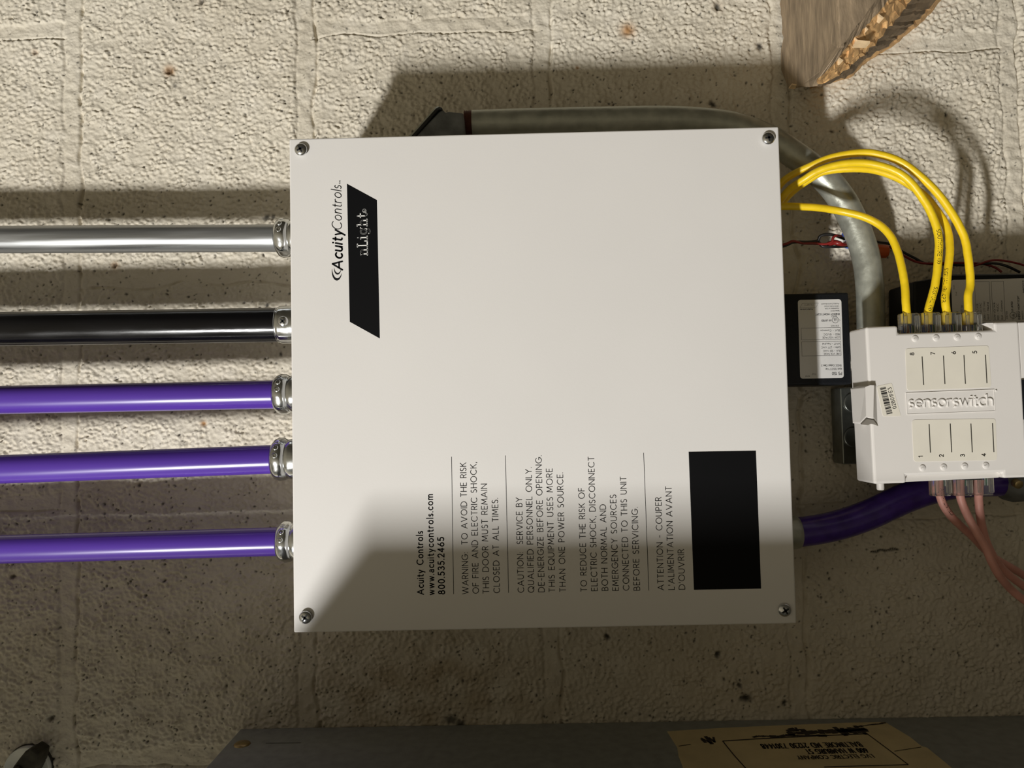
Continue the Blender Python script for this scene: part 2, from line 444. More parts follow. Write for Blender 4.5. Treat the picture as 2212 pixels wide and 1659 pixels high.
# ------------------------------------------------------------------ block wall
def build_wall():
    u0, u1, v0, v1, st = -.345, .665, -.205, .545, .00072
    nu, nv = int((u1 - u0) / st) + 1, int((v1 - v0) / st) + 1
    rng = np.random.RandomState(4)
    us = u0 + np.arange(nu) * st; vs = v0 + np.arange(nv) * st
    U, Vv = np.meshgrid(us, vs, indexing='ij')
    fu = np.fft.fftfreq(nu, st)[:, None]; fv = np.fft.fftfreq(nv, st)[None, :]
    fr = np.sqrt((fu * 1.15) ** 2 + (fv * .9) ** 2)
    def band(lam, width=.5, seed=0):
        r = np.random.RandomState(seed)
        z = np.fft.fft2(r.randn(nu, nv))
        with np.errstate(divide='ignore'):
            g = np.exp(-(np.log(np.maximum(fr, 1e-6) * lam) / width) ** 2)
        h = np.real(np.fft.ifft2(z * g)); return h / h.std()
    def smooth(h, lam):
        return np.real(np.fft.ifft2(np.fft.fft2(h) * np.exp(-(fr * lam) ** 2)))
    # cobbled paint blobs
    h = np.zeros((nu, nv))
    for (dens, r0, r1, amp) in ((.0030, .0016, .0031, .95), (.0019, .0008, .0017, .72), (.0014, .0007, .0012, .5)):
        N = int((u1 - u0) * (v1 - v0) / dens ** 2)
        su = rng.rand(N) * (nu - 1); sv = rng.rand(N) * (nv - 1)
        rad = (r0 + (r1 - r0) * rng.rand(N)) / st
        hh = amp * (.5 + .5 * rng.rand(N))
        K = int(r1 / st) + 1
        iu = su.astype(int); iv = sv.astype(int)
        for a in range(-K, K + 1):
            for b in range(-K, K + 1):
                x = iu + a; y = iv + b
                d2 = ((x - su) ** 2 * 1.25 + (y - sv) ** 2 * .85) / rad ** 2
                ok = (d2 < 1) & (x >= 0) & (x < nu) & (y >= 0) & (y < nv)
                np.maximum.at(h, (x[ok], y[ok]), (hh * np.sqrt(np.maximum(1 - d2, 0)))[ok])
    h = smooth(h, .0008)
    rough = np.clip(.86 + .26 * band(.03, .6, 1), .35, 1.4)
    flat = np.clip(.55 * band(.012, .6, 2), -.9, .9)
    z = (.00165 * h + .00036 * band(.0052, .45, 3) + .00012 * band(.0019, .4, 5)) * rough + .00038 * flat
    z += .00035 * band(.11, .5, 6)
    # deep creases and pin holes
    cre = band(.007, .55, 8)
    z -= .0007 * np.clip(np.abs(band(.010, .5, 9)) < .05, 0, 1) * np.clip(cre - .6, 0, 1)
    dirt = np.zeros((nu, nv))
    def hole(cu, cv, r, depth, d=1.0, col=0.0):
        i0, i1 = int((cu - 3 * r - u0) / st), int((cu + 3 * r - u0) / st) + 2
        j0, j1 = int((cv - 3 * r - v0) / st), int((cv + 3 * r - v0) / st) + 2
        i0, j0 = max(i0, 0), max(j0, 0); i1, j1 = min(i1, nu), min(j1, nv)
        if i0 >= i1 or j0 >= j1: return
        uu, vv = U[i0:i1, j0:j1], Vv[i0:i1, j0:j1]
        wob = 1 + .2 * np.sin(2 * np.arctan2(vv - cv, uu - cu) + cu * 900) + .12 * np.sin(5 * np.arctan2(vv - cv, uu - cu) + cv * 700)
        g = np.exp(-(((uu - cu) ** 2 + (vv - cv) ** 2) / (r * wob) ** 2) ** 1.6)
        z[i0:i1, j0:j1] -= depth * g
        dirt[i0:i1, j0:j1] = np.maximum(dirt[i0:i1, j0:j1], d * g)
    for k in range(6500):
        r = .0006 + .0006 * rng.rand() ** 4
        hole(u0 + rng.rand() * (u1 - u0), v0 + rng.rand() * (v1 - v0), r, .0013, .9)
    # mortar joints: beds run along v, heads along u
    beds = [-.4325, -.2290, -.0212, .1885, .3975, .5975]
    wb = .0084
    joint = np.zeros((nu, nv)); edge = np.zeros((nu, nv))
    wn1 = band(.06, .5, 11)
    def jmask(d, half):
        return 1 / (1 + np.exp((np.abs(d) - half) / .0007))
    for k, b in enumerate(beds):
        d = U - (b + .0009 * np.roll(wn1, 37 * k, 1) + (Vv - .2) * .006)
        hw = wb * (.86 + .1 * np.roll(wn1, 91 * k, 0))
        joint = np.maximum(joint, jmask(d, hw))
        edge += np.exp(-((d - hw - .0008) / .0014) ** 2) * .0032 + np.exp(-((d + hw + .0004) / .0014) ** 2) * .0012
    hy = lambda x, y: A(x, y, 0)[1]
    heads = {0: [hy(60, 64), hy(60, 1082)], 1: [hy(400, 597), hy(400, 1628)], 2: [hy(900, 57), hy(900, 1075)], 3: [hy(1400, 590), hy(1400, 1610)], 4: [hy(1950, 96), hy(1950, 1104)], 5: [hy(2200, 597)]}
    edges = [-.4325] + beds[1:] + [.9]
    colb = [(-.9, beds[1])] + [(beds[i], beds[i + 1]) for i in range(1, 5)] + [(beds[5], .9)]
    for c, (a, b) in enumerate(colb):
        inside = 1 / (1 + np.exp(-(np.minimum(U - a, b - U) - .006) / .0012))
        for hv in heads[c]:
            d = Vv - (hv + .0013 * np.roll(wn1, 53 * c, 0) + (U - .2) * .004)
            hw = .0068 + .0009 * np.roll(wn1, 17 * c, 1)
            jm = jmask(d, hw) * inside
            joint = np.maximum(joint, jm)
            edge += (np.exp(-((d + hw + .0004) / .0008) ** 2) * .0026 + np.exp(-((d - hw - .0003) / .001) ** 2) * .0006) * inside
    zj = .00030 * band(.014, .6, 21) + .00010 * band(.0035, .5, 22) - .0001
    z = z * (1 - joint) + zj * joint - edge * (.85 + .35 * np.clip(band(.02, .5, 23), -1, 1.3))
    # named blemishes: px, py, radius mm, depth mm, darkness, rust
    rust = np.zeros((nu, nv))
    for (px, py, r, dp, dk, ru) in ((366, 153, 3.0, 2.5, .7, .9), (378, 186, 2.4, .3, .75, 0), (76, 115, 1.8, 1.5, .8, .5), (436, 4, 2.6, 2, .9, .2),
                                    (575, 470, 3.0, 1.8, .95, 0), (590, 468, 2.0, 1.2, .9, 0), (249, 574, 2.0, 2, .8, .7), (440, 915, 1.5, .8, .3, 1.0),
                                    (320, 777, 2.2, 1.2, .9, 0), (1550, 14, 3.0, 2.5, 1, .2), (1640, 101, 3.0, 2.0, 1, .1), (1356, 66, 4.0, .7, .1, .9),
                                    (1247, 147, 1.0, .4, .3, .9), (1796, 285, 1.8, 1.2, .9, 0), (1312, 1375, 2.4, 2, 1, 0), (1611, 1508, 4, 2.5, 1, 0), (1597, 1480, 2.2, 2, .9, 0),
                                    (1694, 1517, 2.2, 2, 1, 0), (1550, 1413, 2.6, 2, 1, 0), (28, 1246, 2.2, 1.5, .9, .2), (112, 1552, 2.6, 1.8, .9, 0), (577, 660, 2.0, 1.5, 1, 0), (607, 765, 1.6, 1.2, .9, 0),
                                    (1539, 226, 3.0, 1.0, 1, 0), (975, 1555, 4.5, .5, .9, 0), (995, 1562, 4.0, .5, .9, 0), (1000, 1470, 1.5, 1.2, .9, 0), (2044, 247, 1.6, 2, 1, 0),
                                    (1775, 205, 1.2, 1, .9, 0), (2122, 5, 1.4, 1, .6, 0), (1228, 118, 2.0, .8, .2, 0), (303, 1047, 1.5, 1.2, .9, .2)):
        p = A(px, py, 0)
        hole(p[0], p[1], r / 1000, dp / 1000, dk)
        rust = np.maximum(rust, ru * np.exp(-(((U - p[0]) ** 2 + (Vv - p[1]) ** 2) / (1.5 * r / 1000) ** 2)))
    for k in range(14):          # dark gouge right of the enclosure
        p = A(1882 + k * 4.2, 1191 - .4 * k + 1.2 * math.sin(k), 0)
        hole(p[0], p[1], .0011, .0012, 1)
    # brown dampness low beside the cabinet
    q = A(930, 1500, 0)
    damp = np.exp(-(((U - q[0]) / .10) ** 2 + ((Vv - q[1]) / .05) ** 2))
    damp *= .55 * np.clip(.6 + .3 * band(.04, .6, 31), 0, 1)
    # clear the last border for the flat surround
    rim = np.minimum(np.minimum(U - u0, u1 - U), np.minimum(Vv - v0, v1 - Vv))
    z *= np.clip(rim / .01, 0, 1)
    co = np.empty((nu * nv, 3), np.float32)
    co[:, 0] = Vv.ravel(); co[:, 1] = -z.ravel(); co[:, 2] = 1.5 - U.ravel()
    idx = np.arange(nu * nv).reshape(nu, nv)
    q_ = np.stack([idx[:-1, :-1], idx[1:, :-1], idx[1:, 1:], idx[:-1, 1:]], -1).reshape(-1, 4)
    # surround of flat quads sharing the corner vertices' positions
    ou = [-1.5, u0, u1, 1.5]; ov = [-1.6, v0, v1, 1.6]
    ev, ef = [], []
    for i in range(3):
        for j in range(3):
            if i == 1 and j == 1: continue
            b = nu * nv + len(ev)
            for (a, c) in ((ou[i], ov[j]), (ou[i + 1], ov[j]), (ou[i + 1], ov[j + 1]), (ou[i], ov[j + 1])):
                ev.append((c, 0, 1.5 - a))
            ef.append((b, b + 1, b + 2, b + 3))
    co = np.vstack([co, np.array(ev, np.float32)])
    q_ = np.vstack([q_, np.array(ef)])
    me = bpy.data.meshes.new('wall_back')
    me.vertices.add(len(co)); me.vertices.foreach_set('co', co.ravel())
    me.loops.add(q_.size); me.loops.foreach_set('vertex_index', q_.ravel().astype(np.int32))
    me.polygons.add(len(q_))
    me.polygons.foreach_set('loop_start', (np.arange(len(q_)) * 4).astype(np.int32))
    me.polygons.foreach_set('use_smooth', np.ones(len(q_), bool))
    me.update(calc_edges=True)
    ex = np.zeros(len(ev), np.float32)
    for nm, arr in (('bare', dirt), ('rust', rust), ('damp', damp), ('mortar', joint)):
        at = me.attributes.new(nm, 'FLOAT', 'POINT')
        at.data.foreach_set('value', np.concatenate([arr.ravel().astype(np.float32), ex]))
    m = bpy.data.materials.new('painted_concrete_block'); m.use_nodes = True
    n, l = m.node_tree.nodes, m.node_tree.links
    b = n['Principled BSDF']; b.inputs['Roughness'].default_value = .62
    b.inputs['Specular IOR Level'].default_value = .35
    t = n.new('ShaderNodeTexCoord')
    def noise(scale, det=5):
        q = n.new('ShaderNodeTexNoise'); q.inputs['Scale'].default_value = scale; q.inputs['Detail'].default_value = det
        l.new(t.outputs['Object'], q.inputs['Vector']); return q.outputs[0]
    def mix(a, bcol, fac):
        q = n.new('ShaderNodeMix'); q.data_type = 'RGBA'
        if isinstance(a, tuple): q.inputs['A'].default_value = (*a, 1)
        else: l.new(a, q.inputs['A'])
        q.inputs['B'].default_value = (*bcol, 1)
        l.new(fac, q.inputs['Factor']); return q.outputs['Result']
    def ramp(src, a, bb):
        q = n.new('ShaderNodeMapRange'); q.inputs['From Min'].default_value = a; q.inputs['From Max'].default_value = bb
        l.new(src, q.inputs['Value']); return q.outputs[0]
    def att(nm):
        q = n.new('ShaderNodeAttribute'); q.attribute_name = nm; return q.outputs['Fac']
    c = mix((.655, .605, .50), (.585, .53, .425), ramp(noise(9), .35, .7))
    c = mix(c, (.70, .65, .55), ramp(noise(45), .5, .8))
    c = mix(c, (.26, .17, .06), att('damp'))
    c = mix(c, (.42, .20, .05), att('rust'))
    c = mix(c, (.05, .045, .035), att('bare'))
    l.new(c, b.inputs['Base Color'])
    bp = n.new('ShaderNodeBump'); bp.inputs['Strength'].default_value = .35; bp.inputs['Distance'].default_value = .0008
    l.new(noise(700, 3), bp.inputs['Height']); l.new(bp.outputs[0], b.inputs['Normal'])
    me.materials.append(m)
    o = link('wall_back', me)
    return tag(o, 'cream painted concrete block wall with rough cobbled paint and smooth mortar joints', 'wall', kind='structure')
build_wall()

# ------------------------------------------------------------------ the enclosure
def screw(mb_head, mb_rec, c, r=.0046, h=.0026, rot=.4, axis=EW):
    mb_head.lathe(c, axis, [(0, r * .93), (.0006, r), (.0012, r * .98), (h * .75, r * .8), (h, r * .45), (h * 1.04, 1e-5)], 28)
    z = h * 1.05
    t1 = np.array([math.cos(rot), math.sin(rot), 0]); t2 = np.array([-t1[1], t1[0], 0])
    for t in (t1, t2):
        n_ = np.cross(EW, t)
        a = np.array(c) + EW * z
        L_, w_ = r * .58, r * .17
        vs = [a + t * L_ + n_ * w_ * .7, a + n_ * w_, a - t * L_ + n_ * w_ * .7, a - t * L_ - n_ * w_ * .7, a - n_ * w_, a + t * L_ - n_ * w_ * .7]
        mb_rec.add(vs + [p - EW * .0014 for p in vs], [(0, 1, 2, 3, 4, 5), (6, 7, 8, 9, 10, 11)] + [(i, (i + 1) % 6, 6 + (i + 1) % 6, 6 + i) for i in range(6)])

enc = thing('control_enclosure', (.1778, .1778, 0), 'large square white metal control enclosure with black banner, warning text and black label', 'electrical box')
MB().box(.0015, BW - .0015, .0015, BW - .0015, .0008, WF - .008).build('enclosure_body', WHITE, enc, .0008)
cover = MB().box(0, BW, 0, BW, WF - .0125, WF).build('cover', WHITE, enc, .0011, 3)
for (px, py, ro) in ((651.5, 325, .5), (1657.5, 301, .15), (661.5, 1332, .95), (1693.5, 1317, .55)):
    c = A(px, py, WF)
    a, b = MB(), MB()
    s_ = .0006 if py < 1300 or px < 900 else 0.0
    a.lathe(c, EW, [(0, .0026), (.0012 + s_, .0026)], 20)
    screw(a, b, c + EW * (.0007 + s_), rot=ro)
    s0 = a.build('screw', CHROME, enc)
    b.build('cross_slot', RECESS, s0)

ZP = WF + .00012
lt = MB()
def tline(s, xb, y0, y1, xe=None, cap=12.6, sw=1.35, gap=.32):
    """line of lettering read upwards in the photograph"""
    p = A(xb, y0, ZP); q = A(xb if xe is None else xe, y1, ZP)
    text(lt, s, p, EV, -EU, cap / 3017, sw / 3017, length=q[1] - p[1], gap=gap)
tline('Acuity Controls', 915, 1284, 1148, cap=13.2, sw=2.2, gap=.36)
tline('www.acuitycontrols.com', 938, 1284.5, 1068.5, cap=13.2, sw=2.1, gap=.37)
tline('800.535.2465', 960.5, 1283, 1161, cap=13, sw=2.3, gap=.36)
for L_ in (('WARNING:  TO AVOID THE RISK', 1011.8, 1283, 1000), ('OF FIRE AND ELECTRIC SHOCK,', 1034, 1281.5, 999), ('THIS DOOR MUST REMAIN', 1056.2, 1281.5, 1045.5),
           ('CLOSED AT ALL TIMES.', 1079.3, 1280.5, 1076.5), ('CAUTION:  SERVICE BY', 1131.6, 1279.5, 1075), ('QUALIFIED PERSONNEL ONLY.', 1153.6, 1279.5, 1010),
           ('DE-ENERGIZE BEFORE OPENING.', 1176, 1278.5, 984.5), ('THIS EQUIPMENT USES MORE', 1198.7, 1278.5, 1012.5), ('THAN ONE POWER SOURCE.', 1221.8, 1278, 1021.5),
           ('TO REDUCE THE RISK OF', 1267.6, 1277.5, 1054.5), ('ELECTRIC SHOCK, DISCONNECT', 1290.4, 1276, 987), ('BOTH NORMAL AND', 1313.2, 1275.5, 1090),
           ('EMERGENCY SOURCES', 1336, 1275.5, 1069), ('CONNECTED TO THIS UNIT', 1359, 1275, 1030), ('BEFORE SERVICING.', 1382, 1275, 1096),
           ('ATTENTION - COUPER', 1434, 1274.5, 1074.5), ("L'ALIMENTATION AVANT", 1456.8, 1273.5, 1051), ("D'OUVRIR", 1479.6, 1273, 1187)):
    tline(*L_)
for a, b in (((979.8, 1283.6), (975.3, 986.8)), ((1098.6, 1280.5), (1091.7, 984)), ((1401.6, 1275.6), (1390.3, 978.3))):
    rline(lt, A(*a, ZP), A(*b, ZP), 1.1 / 3017, EW)
lt.build('warning_lettering', INK, cover)
# maker's name: bold slanted, then light slanted
lg = MB()
k = 1 / 3017
p0, p1, p2 = A(739.5, 583, ZP), A(738, 499, ZP), A(736.5, 401, ZP)
text(lg, 'Acuity', p0, EV, -EU, 21.5 * k, 3.7 * k, length=p1[1] - p0[1], gap=.3, slant=.2)
text(lg, 'Controls', p1 + EV * .0008, EV, -EU, 21 * k, 1.75 * k, length=p2[1] - p1[1] - .001, gap=.26, slant=.2)
text(lg, '\u2122', A(740, 397.5, ZP), EV, -EU, 7.5 * k, .7 * k, length=7.5 * k, gap=.1)
# swoosh: two crescents below the A
def crescent(c0, r_out, r_in, shift, a0, a1, sq=.62):
    n = 22; outer, inner = [], []
    for i in range(n):
        t = math.radians(a0 + (a1 - a0) * i / (n - 1))
        th = math.sin(PI * i / (n - 1)) ** .8
        outer.append(c0 + EV * (r_out * math.cos(t)) + EU * (sq * r_out * math.sin(t)))
        inner.append(c0 + EV * ((r_out - shift * th) * math.cos(t)) + EU * (sq * (r_out - shift * th * 1.3) * math.sin(t)))
    for i in range(n - 1):
        lg.add([outer[i], outer[i + 1], inner[i + 1], inner[i]], [(0, 1, 2, 3)])
crescent(A(727.5, 586.5, ZP), 20 * k, 0, 5.2 * k, 100, 290, .55)
crescent(A(729, 581, ZP), 12.5 * k, 0, 3.6 * k, 95, 285, .62)
lg.build('maker_lettering', INK, cover)
# banner
bn = MB()
bn.prism([A(x, y, 0 + WF)[:2] for x, y in ((749.4, 397), (814.2, 432.3), (820.4, 731.2), (755.6, 695.2))], WF - .0002, WF + .0001)
bo = bn.build('banner', BANNER, cover)
nl = MB()
q0, q1 = A(793.6, 551, ZP + .0001), A(793.6, 460.5, ZP + .0001)
text(nl, 'nLight', q0, EV, -EU, 21.5 * k, 2.6 * k, length=q1[1] - q0[1], gap=.2, font=SLAB)
rc = A(787, 455.4, ZP + .0001)
stroke(nl, [(4 * k * math.cos(t), 4 * k * math.sin(t)) for t in np.linspace(0, 2 * PI, 20)], .8 * k, lambda p: rc + EV * p[0] - EU * p[1])
text(nl, 'R', A(789.4, 457.2, ZP + .0001), EV, -EU, 4.6 * k, .8 * k)
nl.build('banner_lettering', BLACK_W, bo)
MB().prism([A(x, y, WF)[:2] for x, y in ((1487.5, 976), (1632.6, 973.6), (1644, 1271.5), (1499, 1274))], WF - .0002, WF + .00015).build('black_label', BANNER, cover)

# ------------------------------------------------------------------ conduits entering the enclosure from above
def conduit(label, matl, pl, pr, h, d_px, nut, kind='nut', nutmat=None, wid=None):
    """pl, pr: centre pixels at the picture's left edge and at the box; d_px width in pixels"""
    a, b = A(*pl, h), A(*pr, h)
    r = d_px / 2 * (CAM[2] - h) / F
    d = (b - a) / (b[0] - a[0])
    far = a + d * (-.45 - a[0])
    end = a + d * (.004 - a[0])
    th = thing('conduit', (far + end) / 2, label, 'conduit', 'conduits rising from the enclosure')
    MB().tube([far + (end - far) * t for t in np.linspace(0, 1, 12)], r, 48).build('tube', matl, th)
    nx0, ncy, nw = nut
    c = A(nx0, ncy, h); c = np.array([c[0], (a + d * (c[0] - a[0]))[1], (a + d * (c[0] - a[0]))[2]])
    R_ = nw / 2 * (CAM[2] - h) / F
    L_ = -c[0] + .0012
    if kind == 'nut':
        mb = MB()
        pr_ = [(0, r * 1.03), (.0006, R_ * .80), (.0022, R_ * .93), (.0052, R_), (.0095, R_ * .99), (.0118, R_ * .93), (.0122, R_ * .88), (.0128, R_ * .93),
               (.016, R_ * .97), (L_ - .002, R_ * .9), (L_, R_ * .86)]
        mb.lathe(c, (1, 0, 0), pr_, 72, fac=lambda t, d_: 1 + (.028 * math.cos(8 * t) if .001 < d_ < .0116 else 0) * math.sin(PI * min(1, d_ / .0116)))
        no = mb.build('compression_nut', ZINC, th)
        em = MB()                                   # raised oval pads on the nut
        for t in (.55, 1.35, 2.2):
            ax = np.array([0, math.cos(t), math.sin(t)]); ax = np.array([0, -math.cos(t) if t > 1.6 else math.cos(t), math.sin(t)])
            em.lathe(c + EU * .0062 + ax * (R_ * .985), ax, [(-.001, .0022), (.0004, .0021), (.0006, .0012), (.0002, 1e-5)], 20)
        em.build('stamped_pad', ZINC, no)
    else:
        mb = MB()
        mb.lathe(c, (1, 0, 0), [(0, r * 1.02), (.0004, R_ * .9), (.002, R_ * .985), (.0035, R_), (L_ - .001, R_), (L_, R_ * .97)], 56)
        no = mb.build('set_screw_connector', ZINC, th)
        sh, sr = MB(), MB()
        ax = unit([0, .06, 1])
        sc_ = c + EU * .0085 + ax * (R_ * .96)
        screw(sh, sr, sc_, r=.0042, h=.0022, rot=.7)
        so = sh.build('screw', CHROME, no); sr.build('cross_slot', RECESS, so)
    return th
conduit('bare galvanised conduit, the only grey one entering the white enclosure', GALV, (0, 517.5), (600, 514.5), .048, 59.5, (597.5, 514, 84))
conduit('black painted conduit with set screw connector', BLACKP, (0, 711), (600, 702), .05, 75, (601.5, 702, 82), 'set')
conduit('purple conduit directly below the black one in the photo', PURPLE, (0, 864), (600, 852), .056, 61.5, (594.5, 852, 86))
conduit('middle one of the three purple conduits left of the enclosure', PURPLE, (0, 1014), (596, 992), .064, 62, (590, 991, 91))
conduit('lowest purple conduit left of the enclosure, apart from the rest', PURPLE, (0, 1187), (600, 1170), .05, 61, (601.5, 1170, 87))

# ------------------------------------------------------------------ rigid conduit bending behind the enclosure
hr = .045
pipe_px = [(1020, 267), (1150, 263), (1300, 260), (1420, 258), (1500, 261), (1567, 268), (1620, 283), (1668, 303), (1708, 329), (1750, 359), (1790, 394), (1822, 436), (1846, 484), (1862, 526), (1873, 568), (1879, 620), (1881, 680), (1882, 760)]
rg = thing('bent_pipe', A(1500, 262, hr), 'weathered galvanised pipe curving down behind the white enclosure and yellow cables', 'pipe')
rr_ = 28.6 * (CAM[2] - hr) / F
MB().tube(spline([A(x, y, hr) for x, y in pipe_px], 8), rr_, 40).build('pipe', GALVR, rg)
MB().lathe(A(1002, 267.5, hr), unit(A(1060, 266, hr) - A(1002, 267.5, hr)), [(.0004 + .00085 * i, rr_ * (.985 if i % 2 else .90)) for i in range(9)], 40).build('threaded_end', THREAD, rg)
lb = thing('elbow_fitting', A(950, 290, hr), 'dark cast conduit elbow body with black gasket peeking out above the enclosure', 'conduit fitting')
g = lambda x, y: A(x, y, .070)[:2]
mb = MB()
out = [g(948, 241), g(957, 236), g(962, 243), g(968, 240.5), g(1001, 244), g(1004, 300), g(1002, 345), g(870, 345), g(862, 330)]
mb.prism(out, .018, .070)
mb.build('casting', GALVD, lb, .003, 3, angle=25)
mb = MB()
o2 = [g(870, 317), g(943, 236), g(949, 232.5), g(955, 234), g(957, 239), g(950, 238), g(946, 241), g(876, 322)]
mb.prism(o2, .016, .072)
mb.build('gasket', RUBBER, lb, .0006)
mb = MB()
o3 = [g(866, 316), g(940, 234), g(946, 230.5), g(950, 232.5), g(943, 236), g(870, 318)]
mb.prism(o3, .016, .072)
mb.build('cover_plate', GALVR, lb, .0004)

# ------------------------------------------------------------------ power packs
def pack_label(mb_p, mb_i, org, ex, ey, w_, h_, r=.0022):
    """org: lower left corner of the upright label; ex right, ey up (unit)"""
    nrm = np.cross(ex, ey)
    P = lambda x, y, z=0.0: org + ex * x + ey * y + nrm * z
    rr = rrect(0, w_, 0, h_, r)
    n = len(rr)
    mb_p.add([P(x, y, -.0001) for x, y in rr] + [P(x, y, .0003) for x, y in rr], [tuple(range(n, 2 * n))] + [(i, (i + 1) % n, n + (i + 1) % n, n + i) for i in range(n)])
    z = .0004
    def T(s, x, y, size, ln, sw=.13, gap=.2):
        text(mb_i, s, P(x * w_, y * h_, z), ex, ey, size * h_, size * h_ * sw, length=ln * w_, gap=gap)
    def bx(x0, x1, y0, y1, t=.0011):
        for a, b in (((x0, y0), (x1, y0)), ((x1, y0), (x1, y1)), ((x1, y1), (x0, y1)), ((x0, y1), (x0, y0))):
            rline(mb_i, P(a[0] * w_, a[1] * h_, z), P(b[0] * w_, b[1] * h_, z), t * .18, nrm)
    T('PS 150', .045, .925, .034, .22, .15)
    T('Input: 120/277 Vac', .045, .875, .022, .37)
    T('15VDC Output Class 2', .045, .83, .022, .46, .15)
    T('Dual', .64, .940, .014, .08); T('10/24', .78, .963, .014, .1)
    bx(.045, .945, .535, .715)
    T('LINE VOLTAGE:', .065, .683, .021, .38); T('BLK - 120 VAC', .065, .645, .021, .39)
    T('ORN - 277 VAC', .065, .6, .021, .43); T('WHT - Neutral', .065, .555, .021, .4)
    bx(.045, .945, .36, .51)
    T('LOW VOLTAGE:', .065, .476, .021, .4); T('RED - 15VDC', .065, .435, .021, .37); T('BLK - Common', .065, .386, .021, .44)
    T('E167435', .085, .33, .017, .17)
    cc = (.155 * w_, .262 * h_)
    stroke(mb_i, [(cc[0] + .072 * w_ * math.cos(t), cc[1] + .072 * w_ * math.sin(t)) for t in np.linspace(0, 2 * PI, 26)], .00028, lambda p: P(p[0], p[1], z))
    T('UL', .115, .248, .028, .08, .2, .1)
    T('C', .045, .26, .017, .025); T('US LISTED', .245, .26, .019, .23, .2)
    T('3D62', .11, .207, .017, .13); T('ENERGY MGMT EQPT', .055, .178, .021, .55, .18)
    T('Factory ID CV', .055, .14, .015, .2); T('Assembled in USA', .055, .11, .015, .33)
    T('1.800.535.2465', .055, .08, .015, .34); T('AcuityControls.com', .055, .05, .017, .41)
    for a, b in (((.53, .045), (.9, .045)), ((.9, .045), (.96, .1)), ((.96, .1), (.59, .1)), ((.59, .1), (.53, .045))):
        rline(mb_i, P(a[0] * w_, a[1] * h_, z), P(b[0] * w_, b[1] * h_, z), .00013, nrm)
    T('nLight', .65, .06, .016, .2, .12); T('AcuityControls', .66, .115, .016, .29, .2)

hp = .046
pk = thing('power_pack', A(1765, 732, 0), 'small black power pack with silver label between the enclosure and white bridge', 'power supply', 'black power packs')
c00, c11 = A(1700, 833, hp), A(1833, 631.5, hp)
body = MB().box(BW + .002, c11[0], c00[1], c11[1], .003, hp).build('casing', BLACKPL, pk, .0016, 3)
fr_ = MB()
fr_.box(BW + .006, c11[0] - .003, c00[1] + .003, c11[1] - .003, hp - .001, hp + .0004)
lp, li = MB(), MB()
ll, ur = A(1820.5, 817, hp), A(1721, 647, hp)      # label is upside down: its right end is to the left
wid_ = A(1817, 732, hp)[0] - A(1723, 732, hp)[0]; hei_ = A(1770, 647, hp)[1] - A(1770, 817, hp)[1]
la = math.radians(.4)
ex = np.array([-math.cos(la), math.sin(la), 0]); ey = np.array([-math.sin(la), -math.cos(la), 0])
o_ = A(1817, 646.5, hp + .0002)
pack_label(lp, li, o_, ex, ey, wid_, hei_)
lo_ = lp.build('label', SILVER_LB, pk); li.build('label_print', INK, lo_)

pk2 = thing('power_pack', A(2130, 660, 0), 'black power pack with silver label partly hidden behind the white bridge', 'power supply', 'black power packs')
h2 = .05
q = lambda x, y: A(x, y, h2)[:2]
mb = MB()
mb.prism([q(1980, 606), q(2048, 594.5), q(2062, 590), q(2330, 587), q(2340, 780), q(1982, 790)], .003, h2 - .004)
mb.prism([q(2050, 593.5), q(2322, 590), q(2330, 776), q(2052, 780)], .02, h2)
mb.build('casing', BLACKPL, pk2, .0016, 3, angle=30)
lp, li = MB(), MB()
o2_ = A(2054, 703, h2 + .0002)
# this label reads upwards in the photograph, its top towards the picture's left
ex2 = unit([.012, 1, 0]); ey2 = unit([-1, .012, 0])
W2 = hei_ * .0 + (A(2060, 605, h2)[1] - A(2060, 760, h2)[1]) * .62; H2 = hei_ * 1.02
o2_ = A(2054, 605, h2 + .0002) + np.array([H2, -wid_, 0])
pack_label(lp, li, o2_, EV, -EU, wid_, H2)
lo_ = lp.build('label', SILVER_LB, pk2); li.build('label_print', INK, lo_)

# ------------------------------------------------------------------ metal junction box behind the bridge
JBM = mat('dark_glossy_galvanised', (.20, .21, .19), .28, metal=.8, var=.25, vscale=70, bump=.25, scale=150)
jb = thing('junction_box', A(1880, 918, 0), 'galvanised steel junction box mostly hidden behind the white bridge', 'electrical box')
j0, j1 = A(1821, 1003, .022), A(1990, 834, .022)
MB().box(j0[0], j1[0], j0[1], j1[1], .002, .022).build('steel_box', JBM, jb, .001)
mb = MB()
for y in (870, 945):
    mb.lathe(A(1843, y, .022), EW, [(-.001, .0085), (.0012, .0085), (.002, .0075), (.0012, .006), (.0014, 1e-5)], 28)
mb.build('knockout', JBM, jb)

# ------------------------------------------------------------------ bridge (white plastic data box)
WD = .112
br = thing('network_bridge', A(2050, 870, 0), 'white plastic data bridge with numbered ports and embossed lettering below the yellow cables', 'network device')
Q = lambda x, y, w=WD: A(x, y, w)
Pq = lambda x, y: tuple(A(x, y, WD)[:2])
def ring_hole(cx, cy, r_px, n=28):
    c = A(cx, cy, WD); r = r_px * (CAM[2] - WD) / F
    return c, r
DIR = unit(A(2212, 693.5, WD) - A(1872, 705.5, WD)); DIR2 = np.array([-DIR[1], DIR[0], 0])
def loc(x, y):                                  # device axes
    d = A(x, y, WD) - A(1872, 705.5, WD); return d @ DIR, d @ DIR2
def dev(a, b, w): 
    o = A(1872, 705.5, WD); p = o + DIR * a + DIR2 * b; return np.array([p[0], p[1], w])
import bmesh
mb = MB()
a0, bt = loc(1870, 705)[0], 0.0
a1 = loc(2211.5, 860)[0]
bb = loc(1886, 1046)[1]
na0, na1, nb = loc(1940, 705)[0], loc(2147, 700)[0], loc(2040, 717)[1] + .0002
